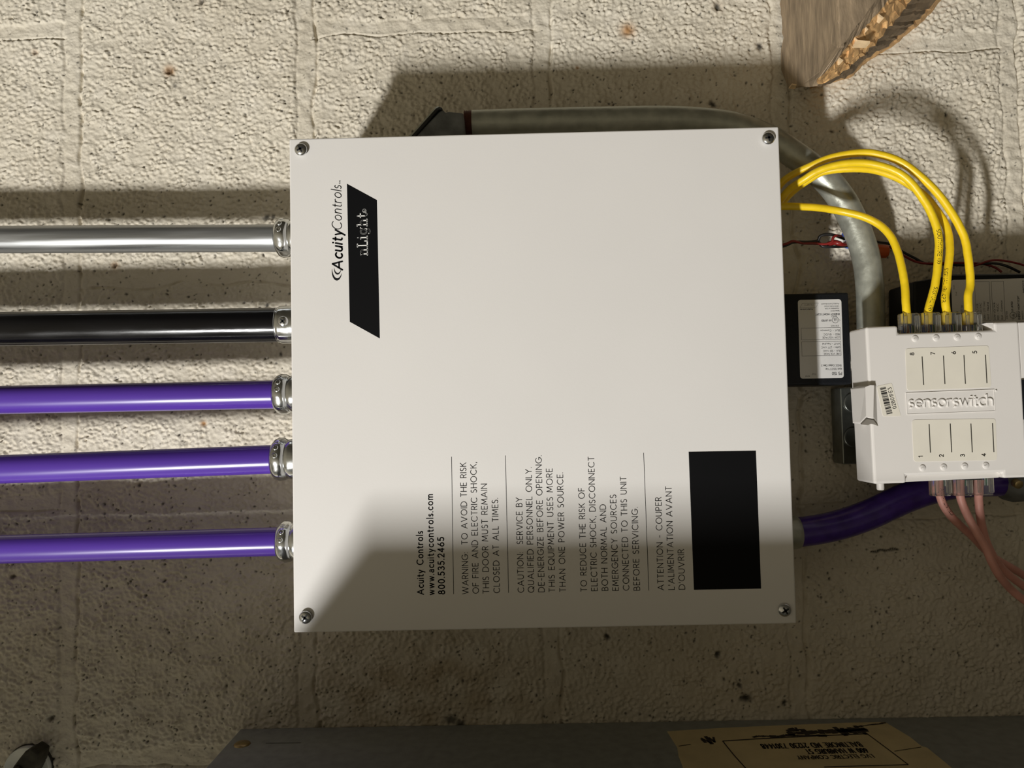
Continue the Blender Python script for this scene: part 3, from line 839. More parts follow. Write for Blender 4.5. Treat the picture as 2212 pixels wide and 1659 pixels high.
th_ = .004
WJ = .055                                     # back of the port row
lo0, lo1, lb_ = loc(1958, 1030)[0], loc(2166.5, 1022)[0], loc(2060, 1024)[1]
# front plate outline with the two port notches; holes are boolean cut
front = [(a0, 0), (na0, 0), (na0, nb), (na1 , nb), (na1, 0), (a1, 0), (a1, bb + .0012), (lo1, bb + .0012), (lo1, lb_), (lo0, lb_), (lo0, bb), (a0, bb)]
n = len(front)
mb.add([dev(a, b, WD - .0285) for a, b in front] + [dev(a, b, WD) for a, b in front],
       [tuple(range(n))[::-1], tuple(range(n, 2 * n))] + [(i, (i + 1) % n, n + (i + 1) % n, n + i) for i in range(n)])
fo = mb.build('front_housing', WHITE_PL, br, .0018, 3, angle=35)
for (hx, hy) in ((1918.4, 752.5), (2181.5, 987.2)):
    cc = A(hx, hy, WD)
    cut = MB().lathe(cc - EW * .02, EW, [(0, .0056), (.0188, .0056), (.0202, .0068), (.024, .010)], 40).build('cutter', RECESS)
    md = fo.modifiers.new('hole', 'BOOLEAN'); md.object = cut; md.operation = 'DIFFERENCE'; md.solver = 'EXACT'
dg = bpy.context.evaluated_depsgraph_get()
dg.update()
nm = bpy.data.meshes.new_from_object(fo.evaluated_get(dg))
fo.modifiers.clear(); fo.data = nm
for c_ in [o for o in bpy.data.objects if o.name.startswith('cutter')]:
    bpy.data.objects.remove(c_)
# rear body
mb = MB()
a_l = -.0005
pts = [(a_l, .0005 - .001), (a1, -.0005), (a1, bb + .002), (a_l, bb + .001)]
pts = [(a0 + .001, -.001), (a1 - .001, -.001), (a1 - .001, bb + .002), (a0 + .001, bb)]
mb.prism([dev(a, b, 0)[:2] for a, b in [(a0 + .024, -.001), (na0 - .001, -.001), (na0 - .001, nb - .002), (na1 + .001, nb - .002), (na1 + .001, -.001), (a1 - .001, -.001), (a1 - .001, bb + .001),
         (lo1 + .001, bb + .001), (lo1 + .001, bb + .0022), (lo0 - .001, bb + .0022), (lo0 - .001, bb + .001), (a0 + .024, bb + .001)]], .038, WD - .0285)
mb.build('rear_housing', WHITE_PL, br, .0008)
# latch tab on the ridge
mb = MB()
zt = WD + .004
T_ = lambda x, y, w: A(x, y, w)
base = [dev(*loc(1852, 838), WD - .020), dev(*loc(1880, 829), WD - .014), dev(*loc(1895, 830), WD - .004), dev(*loc(1899, 919), WD - .004), dev(*loc(1858, 915), WD - .020)]
base[0][0] = A(1853, 838, .104)[0]; base[4][0] = A(1858, 915, .104)[0]
low = [T_(1853, 838, .104), T_(1880, 830, WD - .002), T_(1894, 831, WD - .001), T_(1897.5, 918, WD - .001), T_(1858, 914, .104)]
top = [T_(1869, 836, zt), T_(1880, 832, zt), T_(1888, 832.5, zt), T_(1886.5, 903, zt), T_(1871, 900.5, zt)]
mb.loft([base, low, top])
tab = mb.build('latch_tab', WHITE_PL, br, .0007, 2)
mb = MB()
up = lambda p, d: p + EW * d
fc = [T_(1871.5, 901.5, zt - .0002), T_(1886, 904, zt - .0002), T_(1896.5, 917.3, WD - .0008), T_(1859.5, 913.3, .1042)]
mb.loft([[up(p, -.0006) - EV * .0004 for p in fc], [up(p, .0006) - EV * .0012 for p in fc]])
mb.build('tab_opening_shade', mat('painted_opening_shade', (.16, .145, .12), .5), tab)  # dark grey colour stands in for shade inside the opening under the latch
# light pipe peg
mb = MB()
pg = dev(*loc(1918.5, 1044), WD - .012)
mb.lathe(pg, -EV, [(0, .0026), (.0052, .0026), (.006, .0020), (.0061, 1e-5)], 24)
mb.build('peg', WHITE_PL, br)
# port wells
mb = MB()
mb.prism([dev(a, b, 0)[:2] for a, b in [(na0 + .0003, nb + .0002), (na1 - .0003, nb + .0002), (na1 - .0003, nb - .006), (na0 + .0003, nb - .006)]], .045, WD - .0305)
mb.build('port_row', RECESS, br)
mb = MB()
for i, x in enumerate((2024, 2069.5, 2114.5)):
    c = dev(*loc(x, 1030), 0); mb.box(c[0] - .0055, c[0] + .0055, c[1] - .0028, c[1] - .0002, WD - .018, WD - .006)
mb.build('lower_port_row', RECESS, br)
mb = MB()                                      # recessed lower ledge beside the plugs
mb.prism([dev(a, b, 0)[:2] for a, b in [(lo0 - .0002, lb_ + .001), (lo1 + .0002, lb_ + .001), (lo1 + .0002, bb + .0012), (lo0 - .0002, bb + .0003)]], .06, WD - .0045)
mb.build('lower_ledge', WHITE_PL, br, .0006)
# diagonal web in the upper notch
mb = MB()
w0_ = [dev(na1 + .0002, -.0004, WD - .0008), dev(na1 + .0002, nb + .0006, WD - .0008), dev(na1 - .0048, -.0004, WD - .0008)]
mb.loft([[p - EW * .012 for p in w0_], w0_])
mb.build('corner_web', WHITE_PL, br)
# paper labels
zl = WD + .0003
def dpoly(pts, w): return [tuple(A(x, y, w)[:2]) for x, y in pts]
def rr_px(x0, y0, x1, y1, x2, y2, x3, y3, r=.0022):
    """rounded quad from four pixel corners"""
    P = [A(x, y, WD) for x, y in ((x0, y0), (x1, y1), (x2, y2), (x3, y3))]
    out = []
    for i in range(4):
        p, a, b = P[i], P[i - 1], P[(i + 1) % 4]
        da, db = unit(a - p), unit(b - p)
        for t in np.linspace(0, 1, 5):
            s0, s1 = p + da * r, p + db * r
            out.append(tuple(((1 - t) ** 2 * s0 + 2 * t * (1 - t) * p + t * t * s1)[:2]))
    return out
for quad, lines, digs, dg_y in (
    ((1955.5, 753, 2135.4, 746.5, 2141, 836.5, 1959, 843.5), [(1991.9, 770, 1995.3, 831.6), (2038, 768.2, 2041.2, 829.6), (2082.3, 767.2, 2085.5, 829.3), (2128.7, 766.4, 2132, 827.8)],
     (('8', 1974.5, 766.8), ('7', 2019.5, 765.7), ('6', 2064.5, 764.3), ('5', 2110, 763)), 0),
    ((1969.7, 907, 2150.3, 904.3, 2153.5, 994, 1973.8, 997.3), [(2007, 916, 2010, 977.8), (2052.7, 914.9, 2055.7, 977), (2097.3, 914.9, 2100.3, 977), (2144, 914.2, 2147, 976.6)],
     (('1', 1993, 987.2), ('2', 2038, 986.6), ('3', 2083.6, 986), ('4', 2129.5, 985)), 0)):
    mb = MB(); mb.prism(rr_px(*quad), WD - .0002, WD + .00025)
    lbo = mb.build('port_label', IVORY, br)
    mi_ = MB()
    for L_ in lines:
        rline(mi_, A(L_[0], L_[1], zl), A(L_[2], L_[3], zl), 2.2 / 3000, EW)
    for s_, x, y in digs:
        text(mi_, s_, A(x, y, zl) , DIR2, -DIR, 8.4 / 3000, 1.7 / 3000)
    mi_.build('label_print', mat('brown_black_ink', (.05, .045, .035), .5), lbo)
# barcode sticker
mb = MB(); mb.prism(rr_px(1893.5, 834.5, 1926, 827.2, 1946, 899, 1907, 899, .0012), WD - .0002, WD + .0002)
st_ = mb.build('barcode_sticker', IVORY, br)
mi_ = MB()
rng = np.random.RandomState(7)
yy_ = 0.0
while yy_ < 58:
    t = yy_ / 59
    x0, y0 = 1900.5 + t * 15.5, 838.5 + yy_
    wd_ = rng.choice([.6, 1.0, 1.7]); 
    rline(mi_, A(x0, y0, zl), A(x0 + 12.6, y0 - 2.6, zl), wd_ / 3000, EW)
    yy_ += wd_ / 2 + rng.choice([1.1, 1.5, 2.2])
d_ = unit(A(1923.5, 838, zl) - A(1935, 882.5, zl)); dn_ = np.array([-d_[1], d_[0], 0])
text(mi_, '02B01FE3', A(1936.5, 881.5, zl), d_, dn_, 7.6 / 3000, 1.0 / 3000, length=45.5 / 3000, gap=.3)
mi_.build('barcode_print', INK, st_)
# embossed port numbers
for s_, x, y in (('8', 1976.5, 731.5), ('7', 2021.7, 730), ('6', 2067.2, 728.6), ('5', 2112.8, 727), ('1', 1992.4, 1010.8), ('2', 2038, 1009), ('3', 2083.5, 1007), ('4', 2129.2, 1005.5)):
    mb = MB(); c = A(x, y, WD)
    mb.lathe(c - EW * .0004, EW, [(0, .0024), (.0008, .0023), (.0010, .0021), (.0010, 1e-5)], 28)
    o_ = A(x + 2.2, y + 1.6, WD + .0007)
    for q_ in layout(s_, .1)[0]:
        mb.tube([o_ + DIR2 * a * .0016 - DIR * b * .0016 for a, b in q_], .00022, 6)
    mb.build('port_number', WHITE_PL, br)
# embossed nameplate
mb = MB()
np_ = [Pq(1956.2, 848.4), Pq(2147, 841), Pq(2149.2, 888), Pq(1958.8, 895.3)]
c_ = np.mean(np.array(np_), 0)
inn = [tuple(c_ + (np.array(p) - c_) * np.array([.991, .965])) for p in np_]
mb.loft([[(*p, WD - .0004) for p in np_], [(*p, WD + .0005) for p in np_], [(*p, WD + .0005) for p in inn], [(*p, WD + .0002) for p in inn]])
tx = mb
t0, t1 = A(1963.5, 880.5, WD), A(2143, 876.3, WD)
st, wd0 = layout('sensorswitch', .17)
Lk = np.linalg.norm(t1 - t0) / wd0; ddx = unit(t1 - t0); ddy = np.array([-ddx[1], ddx[0], 0])
for s_ in st:
    pth = [t0 + ddx * x * Lk + ddy * y * 23.5 / 3000 + EW * .0004 for x, y in s_]
    if len(pth) > 1:
        tx.tube(pth, .00085, 8)
tx.build('nameplate', WHITE_PL, br)
tm = MB(); tm.lathe(A(2150.5, 843.5, WD - .0003), EW, [(0, .0008), (.0008, .0007), (.0009, 1e-5)], 12); tm.build('trademark_dot', WHITE_PL, br)
# dark display window at the right edge
mb = MB(); mb.prism([Pq(2206.5, 820.5), Pq(2240, 820), Pq(2240, 905.5), Pq(2210.5, 906.5)], WD - .0002, WD + .0004)
mb.build('dark_window', BLACKPL, br)
mb = MB()                                      # bridge carries on past the frame
mb.prism([dev(a, b, 0)[:2] for a, b in [(a1 - .0003, -.0006), (a1 + .06, -.0006), (a1 + .06, bb + .001), (a1 - .0003, bb + .001)]], .038, WD - .0012)
mb.build('end_housing', WHITE_PL, br, .0008)

# ------------------------------------------------------------------ data cables
def plug(parent, x, y, sgn, w=WD - .016, long_=.0205):
    """clear modular plug; sgn +1 points up in the photo"""
    c = A(x, y, w)
    mb = MB()
    v0, v1 = (c[1] - .010, c[1] + long_ - .0125) if sgn > 0 else (c[1] - long_ + .0125, c[1] + .008)
    hw = .0062
    mb.box(c[0] - hw, c[0] + hw, v0, v1, w - .0005, w + .0072)
    e_ = v1 if sgn > 0 else v0
    pl = mb.build('plug', CLEAR, parent, .0006, 1)
    mb = MB()                                 # latch tongue and inner wedge
    t0, t1 = (v0 + .004, v1 - .0022) if sgn > 0 else (v0 + .0022, v1 - .003)
    mb.box(c[0] + hw * .35, c[0] + hw * .9, t0, t1, w + .0074, w + .0092)
    mb.box(c[0] - hw * .9, c[0] - hw * .55, t0, t1, w + .0074, w + .0086)
    mb.build('plug_latch', CLEAR, pl, .0003, 1)
    mb = MB()
    cols = [YELLOW, BLUE, ORANGE, TAPEW]
    for i in range(8):
        mb.cur = (1, 3, 2, 3, 1, 3, 0, 3)[i]
        uu = c[0] - .0035 + i * .001
        yb, ye = (v0 + .001, v0 + .009) if sgn > 0 else (v1 - .009, v1 - .001)
        mb.tube([(uu, yb, w + .003), (uu, (yb + ye) / 2, w + .0034), (uu, ye, w + .003)], .0004, 6)
    mb.build('wire_pair', [mat('green_wire', (.03, .2, .08), .5), BLUE, ORANGE, TAPEW], pl)
    return c

CR = .00285
def on_path(mbx, P, s, start, size, sw, ang=.35, gap=.3, back=False):
    """lettering printed along a cable"""
    d = np.linalg.norm(np.diff(P, axis=0), axis=1); cum = np.concatenate([[0], np.cumsum(d)])
    st, wid = layout(s, gap)
    T = np.gradient(P, axis=0); T /= np.linalg.norm(T, axis=1)[:, None]
    def fn(p):
        l_ = start + p[0]
        c = np.array([np.interp(l_, cum, P[:, k]) for k in range(3)])
        t = unit([np.interp(l_, cum, T[:, k]) for k in range(3)])
        side = unit(np.cross(EW, t)); out_ = np.cross(t, side)
        a = ang + p[1] / CR
        return c + (CR + .00012) * (out_ * math.cos(a) + side * math.sin(a))
    for s_ in st:
        stroke(mbx, [(x * size, (y - .5) * size) for x, y in s_], sw, fn)
    return start + wid * size

def cable(label, jacket, pts, px, py, sgn, group, prints=None, cat='data cable'):
    P3 = [A(x, y, w) for x, y, w in pts]
    P = spline(P3, 10)
    wob = np.random.RandomState(int(px)).randn(len(P), 3); 
    wob = np.array([np.convolve(wob[:, k], np.ones(9) / 9, 'same') for k in range(3)]).T * .00022
    wob[:3] = 0; wob[-12:] = 0
    P = P + wob
    th = thing('data_cable', P3[len(P3) // 2], label, cat, group)
    j = MB().tube(P, CR, 20).build('jacket', jacket, th)
    plug(th, px, py, sgn)
    if prints:
        mbx = MB()
        for s, st, an in prints:
            on_path(mbx, P, s, st, .0024, .00032, an)
        mbx.build('jacket_print', INK, j)
    return th
bx = BW + .001
hh = WD - .0125
GY = 'yellow data cables from enclosure to bridge'
def S(px, py, w): return (px, py, w)
cable('outermost yellow data cable, arching highest, plugged into port 5', YELLOW,
      [(1655, 452, .052), (1692, 392, .062), (1756, 356, .074), (1806.5, 338, .082), (1867, 330, .088), (1917, 338.5, .092), (1957, 357, .094), (1997, 388.5, .096), (2034, 428.5, .097), (2064, 472.5, .098), (2083, 515, .098), (2091.5, 556, .098),
       (2096, 612, .098), (2091.5, 641, hh), (2092, 676, hh), (2092, 702, hh)], 2090, 700, 1, GY)
cable('yellow data cable plugged into port 7, with black printing along its jacket', YELLOW,
      [(1655, 480, .054), (1699, 416, .068), (1740, 386, .080), (1773, 367, .086), (1820, 354.5, .091), (1867, 353, .094), (1907, 359.5, .097), (1940, 372.5, .099), (1964, 391, .100), (1987, 420, .100), (2007, 452, .100), (2022, 488, .100),
       (2028, 522, .100), (2026.5, 560, .100), (2021, 610, .100), (2013, 640, hh), (2005, 672, hh), (2004, 702, hh)], 2002, 700.5, 1, GY, [('SOUTHWIRE (R)', .165, -.25), ('SIGNAL (R)', .208, -.1), ('24 AWG 4PR UTP', .236, .1)])
cable('yellow data cable plugged into port 6, twisted close behind its neighbour', YELLOW,
      [(1655, 488, .046), (1706, 420, .058), (1760, 380, .072), (1793, 368, .078), (1840, 364.5, .083), (1890, 368, .085), (1934, 382, .087), (1967, 401, .088), (2000, 426, .089), (2021, 452, .090), (2040, 480, .092), (2050, 512, .094),
       (2051.5, 545, .096), (2047.5, 585, .097), (2044.5, 622, .098), (2041.5, 648, hh), (2045, 676, hh), (2045, 702, hh)], 2046, 700, 1, GY, [('SIGNAL (R) 4PR', .200, -.9)])
cable('innermost yellow data cable, lowest of the four, plugged into port 8', YELLOW,
      [(1650, 447, .070), (1693, 446, .071), (1760, 448.5, .074), (1810, 455.5, .074), (1863, 467.5, .080), (1900, 486, .084), (1924, 511, .088), (1938, 541, .091), (1949, 580, .095), (1955, 618, .097), (1957, 652, hh), (1959, 682, hh), (1959, 700, hh)],
      1957.5, 702, 1, GY)
GP = 'pink data cables hanging from the bridge'
cable('pink data cable in port 1, with faint printing', PINK,
      [(2027, 1036, hh), (2028, 1060, hh), (2037, 1089, hh), (2054, 1115, .097), (2077, 1138, .089), (2102, 1161, .082), (2127, 1187, .076), (2152, 1207, .073), (2181, 1224, .07), (2212, 1243, .065), (2290, 1295, .06), (2420, 1390, .05), (2560, 1520, .05)], 2024, 1046, -1, GP, [('AWM LISTED', .006, .3)])
cable('middle pink data cable, plugged into port 2', PINK,
      [(2072.5, 1036, hh), (2073.5, 1066, hh), (2081.7, 1095.5, hh), (2095.5, 1124, .102), (2112.5, 1154.5, .103), (2130, 1185, .103), (2143, 1216, .103), (2160, 1245, .100), (2181, 1270, .092), (2209, 1294, .09), (2270, 1335, .088), (2390, 1440, .08), (2510, 1580, .07)], 2069.5, 1045.5, -1, GP)
cable('pink data cable in port 3, closest to the picture edge', PINK,
      [(2114.5, 1036, hh), (2113.5, 1066, hh), (2116, 1098, hh), (2120.5, 1133, .094), (2131, 1171, .092), (2147, 1204, .090), (2168, 1231, .083), (2190, 1250, .08), (2212, 1267, .078), (2280, 1315, .075), (2400, 1415, .064), (2535, 1550, .06)], 2114.5, 1044.5, -1, GP)

# ------------------------------------------------------------------ purple conduit below the enclosure
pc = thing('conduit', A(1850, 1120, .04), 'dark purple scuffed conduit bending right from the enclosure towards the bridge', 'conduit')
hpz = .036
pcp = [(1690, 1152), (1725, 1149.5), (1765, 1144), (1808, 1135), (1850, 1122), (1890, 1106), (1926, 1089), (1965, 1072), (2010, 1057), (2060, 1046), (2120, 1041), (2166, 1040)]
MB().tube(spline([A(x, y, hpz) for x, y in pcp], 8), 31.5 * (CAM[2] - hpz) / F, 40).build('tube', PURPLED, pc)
ca, cb = A(1640, 1154, hpz), A(1726, 1149.5, hpz)
cl = np.linalg.norm(cb - ca); R_ = 35.5 * (CAM[2] - hpz) / F
MB().lathe(ca, cb - ca, [(-.004, R_ * .95), (cl * .4, R_), (cl - .004, R_), (cl - .001, R_ * .95), (cl, R_ * .88)], 40).build('connector', GALVR, pc)
cn = A(2166, 1040, hpz)
MB().lathe(cn, A(2230, 1041, hpz) - cn, [(-.003, R_ * .9), (0, R_ * 1.05), (.008, R_ * 1.2), (.016, R_ * 1.15), (.02, R_ * .95), (.045, R_ * .95)], 40,
           fac=lambda t, d: 1 + .03 * math.cos(6 * t)).build('compression_nut', GALVD, pc)
sl = MB().lathe(A(2196, 1044, .056), unit([0, -.3, 1]), [(-.002, .0034), (.003, .0034), (.0034, .003), (.0030, 1e-5)], 20).build('brass_screw', BRASS, pc)

# ------------------------------------------------------------------ low voltage wires
def wire(label, name, matl, pts, r=.0011):
    mb = MB(); P = spline([A(*p) for p in pts], 8); mb.tube(P, r, 10)
    return tag(mb.build(name, matl), label, 'wire')
wire('thin black wire looping above the blue wire nut beside the grey pipe', 'wire', BLACKWI,
     [(1660, 540, .03), (1697, 530, .031), (1715, 523, .031), (1745, 523, .031), (1766, 520, .032), (1771, 511, .034), (1782, 506.5, .035), (1797, 507, .034), (1812, 511, .029), (1824, 516, .024)], .00125)
wire('thin red wire twisted around the black one beside the grey pipe', 'wire', REDW,
     [(1660, 535, .031), (1697, 527, .033), (1713, 521, .033), (1735, 525.5, .031), (1760, 526, .033), (1783, 527, .034), (1797, 522, .035), (1800, 513, .035), (1808, 508.5, .034), (1818, 511, .027)], .00105)
wire('second black wire running under the red wire nut', 'wire', BLACKWI,
     [(1768, 523, .028), (1778, 532, .029), (1795, 533, .029), (1815, 532.5, .026), (1845, 530, .016)], .0013)
wire('red wire ending in a shiny red splice beside the grey pipe', 'wire', REDW,
     [(1790, 527, .028), (1802, 523.5, .033), (1812, 525.5, .035), (1822, 527, .032), (1832, 525, .024)], .0021)
wire('short white wire end between the blue wire nuts', 'wire', TAPEW, [(1807, 515, .037), (1813, 517.5, .038), (1819, 519.5, .038), (1820.5, 522, .036)], .0009)
def nut_(label, matl, c, ax, r=.005, L_=.017):
    mb = MB()
    mb.lathe(c, ax, [(0, r * .9), (.001, r), (L_ * .35, r), (L_ * .55, r * .82), (L_ * .95, r * .55), (L_, 1e-5)], 32, fac=lambda t, d: 1 + .05 * math.cos(10 * t))
    return tag(mb.build('wire_nut', matl), label, 'wire nut')
nut_('blue wire nut half hidden behind the grey pipe, upper one', BLUE, A(1821, 510, .016), (1, -.05, -.1), .0036)
nut_('blue wire nut half hidden behind the grey pipe, lower one', BLUE, A(1827, 527, .014), (1, -.1, -.1), .0036)
nut_('dull orange wire nut just right of the grey pipe', ORANGE, A(1916, 543, .014), (-1, .05, 0), .0055, .02)
wire('black wire trailing behind the yellow cables above the second power pack', 'wire', BLACKWI,
     [(1880, 520, .014), (1900, 523.5, .014), (1925, 528, .014), (1952, 545, .013), (1975, 557, .012), (2000, 569, .012), (2040, 571, .012), (2090, 573, .012), (2120, 570, .014), (2150, 569, .018), (2175, 575, .022), (2203, 588, .022)], .0011)
wire('red wire trailing behind the yellow cables above the second power pack', 'wire', REDW,
     [(1905, 533, .015), (1925, 535, .015), (1952, 552, .014), (1975, 564, .012), (2000, 569, .014), (2040, 568, .014), (2085, 568, .014), (2125, 570.5, .012), (2150, 578, .014), (2164, 588, .016)], .0010)
wire('thin red wire curving to the right edge above the second power pack', 'wire', REDW,
     [(2095, 577, .010), (2115, 571, .016), (2135, 564, .02), (2155, 562, .022), (2180, 565, .022), (2212, 573, .022), (2260, 590, .03)], .0009)

# ------------------------------------------------------------------ broken timber end
wd_ = thing('broken_board', A(1800, -20, 0), 'splintered end of a broken wooden board jutting in above the enclosure', 'wood')
rng = np.random.RandomState(3)
def jag(pts, amp=2.0, step=7):
    out = []
    for i in range(len(pts) - 1):
        a, b = np.array(pts[i], float), np.array(pts[i + 1], float)
        L_ = np.hypot(*(b - a)); n_ = max(int(L_ / step), 1); d = (b - a) / max(L_, 1e-6); q_ = np.array([-d[1], d[0]])
        for k in range(n_):
            p = a + (b - a) * k / n_
            if k or i: p = p + q_ * rng.randn() * amp + d * rng.randn() * amp * .4
            out.append(tuple(p))
    out.append(tuple(pts[-1])); return out
US = A(1684, 60, 0)[0]                         # plane of the board's side, square to the wall
WT = .120
def side(x, y):
    """point of the side plane seen at a pixel"""
    d = RM.T @ np.array([(x - CX) / F, (y - CY) / F, 1.0])
    return CAM + d * (US - CAM[0]) / d[0]
SH = np.array([.07, .16, 0])
def solid(name, pts, matl, shift, bev=.0004):
    mb = MB(); n = len(pts)
    mb.add(list(pts) + [p + shift for p in pts], [tuple(range(n)), tuple(range(n, 2 * n))] + [(i, (i + 1) % n, n + (i + 1) % n, n + i) for i in range(n)])
    return mb.build(name, matl, wd_, bev, 1, angle=50)
sd = [(1682, -120), (1684, 0), (1689, 60), (1690.5, 92), (1686.5, 105), (1685.5, 155), (1694, 168), (1703, 191), (1728, 188), (1756, 187), (1764, 172), (1790, 140), (1816, 100), (1817, 0), (1817.5, -120)]
sp_ = [side(x, y) for x, y in jag(sd, .8, 9)]
for p in sp_: p[0] = US + rng.randn() * .0003; p[2] = min(max(p[2], .0005), WT - .0008)
solid('side_face', sp_, WOODW, np.array([.004, 0, 0]))
mb = MB()                                      # front face
fp_ = [A(x, y, WT) for x, y in jag([(1817, 101), (1845, 64), (1868, 34), (1893, 0), (1940, -70), (1975, -120)], 1.0, 9)] + [A(2200, -160, WT), A(1817, -160, WT)]
fp_[0][0] = US; fp_[-1][0] = US
mb.prism([p[:2] for p in fp_], WT - .006, WT)
mb.build('front_face', WOODW, wd_, .0004, 1)
rows = [([(1815, 102), (1824, 91), (1845, 63), (1868, 33), (1893, -1), (1940, -71)], WT - .0005),
        ([(1764, 174), (1797, 142), (1836, 95), (1874, 52), (1914, 8), (1960, -60)], .104),
        ([(1768, 184), (1812, 164), (1850, 133), (1882, 101), (1936, 46), (1985, -30)], .072),
        ([(1764, 189), (1832, 165), (1870, 127), (1926, 92), (1990, 37), (2056, -40)], .024),
        ([(1750, 191), (1838, 168), (1877, 131), (1933, 98), (1998, 42), (2068, -40)], .0006)]
def resample(pl, n):
    pl = np.array(pl, float); d = np.concatenate([[0], np.cumsum(np.hypot(*np.diff(pl, axis=0).T))])
    t = np.linspace(0, d[-1], n); return np.stack([np.interp(t, d, pl[:, 0]), np.interp(t, d, pl[:, 1])], 1)
NJ = 46
grid = []
for (pl, w_) in rows:
    q_ = resample(pl, NJ) + rng.randn(NJ, 2) * (1.0 if w_ > .1 or w_ < .001 else 1.9)
    grid.append([A(x, y, w_ + (rng.randn() * .0012 if .01 < w_ < .11 else 0)) for x, y in q_])
def strip(name, ra_, rb_, matl, sub=7, amp=.0016):
    """rough fracture surface between two rows, given depth behind it"""
    mb = MB(); n = NJ
    r_ = np.random.RandomState(len(name))
    L_ = []
    for k in range(sub + 1):
        t = k / sub
        row = [a * (1 - t) + b * t for a, b in zip(ra_, rb_)]
        if 0 < k < sub:
            nz = np.convolve(r_.randn(n + 4), [.25, .5, .25], 'same')[2:-2]
            row = [p + SH / .175 * (amp * z_) for p, z_ in zip(row, nz)]
        L_.append(row)
    vs = [p for row in L_ for p in row]
    fs = [(k * n + i, k * n + i + 1, (k + 1) * n + i + 1, (k + 1) * n + i) for k in range(sub) for i in range(n - 1)]
    o = len(vs)
    rim = [k for k in range(n)] + [k * n + n - 1 for k in range(1, sub + 1)] + [sub * n + i for i in range(n - 2, -1, -1)] + [k * n for k in range(sub - 1, 0, -1)]
    back = [vs[i] + SH * .5 for i in rim]
    m_ = len(rim)
    mb.add(vs + back, fs + [(rim[i], rim[(i + 1) % m_], o + (i + 1) % m_, o + i) for i in range(m_)] + [tuple(o + i for i in range(m_))])
    return mb.build(name, matl, wd_)
strip('front_ply', grid[0], grid[1], WOODW, 4, .0006)
strip('splintered_ply', grid[1], grid[2], WOODF, 8, .0022)
strip('dark_ply', grid[2], grid[3], WOODD, 8, .0012)
strip('orange_ply', grid[3], grid[4], WOODF, 4, .0012)
pale = mat('pale_splinter_wood', (.80, .60, .36), .65, var=.15, vscale=200)
for (x, y, ln, an) in ((1862, 92, 31, -9), (1846, 84, 13, -45), (1868, 60, 16, -50), (1812, 128, 18, -35), (1900, 36, 18, -40), (1716, 184, 14, -12), (1790, 168, 15, -25)):
    sp = MB(); w0_ = .098 if y < 150 else .03
    c = A(x, y, w0_ + .004); d = np.array([math.cos(math.radians(an)), math.sin(math.radians(an)), .12]); L_ = ln / 2900
    n_ = unit(np.cross(d, EW)) * L_ * .13
    a, b = c - d * L_ / 2, c + d * L_ / 2
    sp.loft([[a - n_ - EW * .006, a + n_ - EW * .006, a + n_ + EW * .0012, a - n_ + EW * .0012], [b - n_ * .7 - EW * .006, b + n_ * .5 - EW * .006, b + n_ * .5 + EW * .0008, b - n_ * .7 + EW * .0008]])
    sp.build('splinter', pale, wd_)

# ------------------------------------------------------------------ steel cabinet at the bottom of the photograph
PV = -.1115
cab = thing('panel_cabinet', (.35, PV - .15, 0), 'grey steel panel cabinet side running along the bottom of the photo', 'cabinet')
MB().box(-.0806, 1.1, PV - .50, PV, .001, .352).build('cabinet_body', PANELG, cab, .0012, 2)
c = AV(523, 1608, PV)
mb = MB(); mb.lathe(c - EV * .0004, EV, [(0, .0068), (.0008, .0066), (.0018, .0054), (.0022, .0030), (.0023, 1e-5)], 28)
mb.build('rivet', BRASS, cab)
# pasted paper label; outline in pixels on the cabinet's side
def L2(x, y, lift=.0003): return AV(x, y, PV) + EV * lift
corner = [(1441, 1580.5), (1560, 1573), (1700, 1567), (1830, 1562), (1912, 1560.5), (1965, 1592), (1990, 1612), (2003, 1616), (2052, 1656), (2130, 1720), (1560, 1745), (1502, 1712), (1475, 1657), (1466, 1634), (1463, 1615)]
mb = MB()
n = len(corner)
mb.add([AV(x, y, PV) for x, y in corner] + [L2(x, y) for x, y in corner], [tuple(range(n, 2 * n))] + [(i, (i + 1) % n, n + (i + 1) % n, n + i) for i in range(n)])
plb = mb.build('paper_label', PARCH, cab)
mi_ = MB()
z_ = .0005
fp = lambda x, y: L2(x, y, z_)
def vline(p, q, sw):
    rline(mi_, L2(*p, z_), L2(*q, z_), sw, EV)
fr = [(1561, 1602), (1640, 1597), (1760, 1591), (1873, 1586)]
for a, b in zip(fr[:-1], fr[1:]): vline(a, b, .0016)
for a, b in zip([(1873, 1586), (1900, 1606), (1932, 1630)], [(1900, 1606), (1932, 1630), (1962, 1653)]): vline(a, b, .0010)
for a, b in zip([(1561, 1602), (1585, 1632)], [(1585, 1632), (1612, 1662)]): vline(a, b, .0010)
vline((1780, 1658), (1962, 1653), .0012)
vline((1466, 1613), (1492, 1609), .0010); vline((1932, 1624), (1990, 1615), .0008)
def smear(p, q, sw, n_=9, amp=2.0):
    pts = [np.array(p) + (np.array(q) - np.array(p)) * t + rng.randn(2) * amp * np.array([1, .35]) for t in np.linspace(0, 1, n_)]
    for a, b in zip(pts[:-1], pts[1:]):
        vline(a, b, sw * (.5 + rng.rand()))
smear((1700, 1586), (1872, 1577), .006, 16, 1.2); smear((1810, 1581), (1872, 1577), .012, 8, .8)
smear((1516, 1602), (1545, 1599), .012, 6, .8); smear((1625, 1592), (1790, 1590), .003, 18, 3.5); smear((1700, 1579), (1740, 1577), .005, 6, 2)
smear((1850, 1571), (1915, 1562), .002, 10, 1.5)
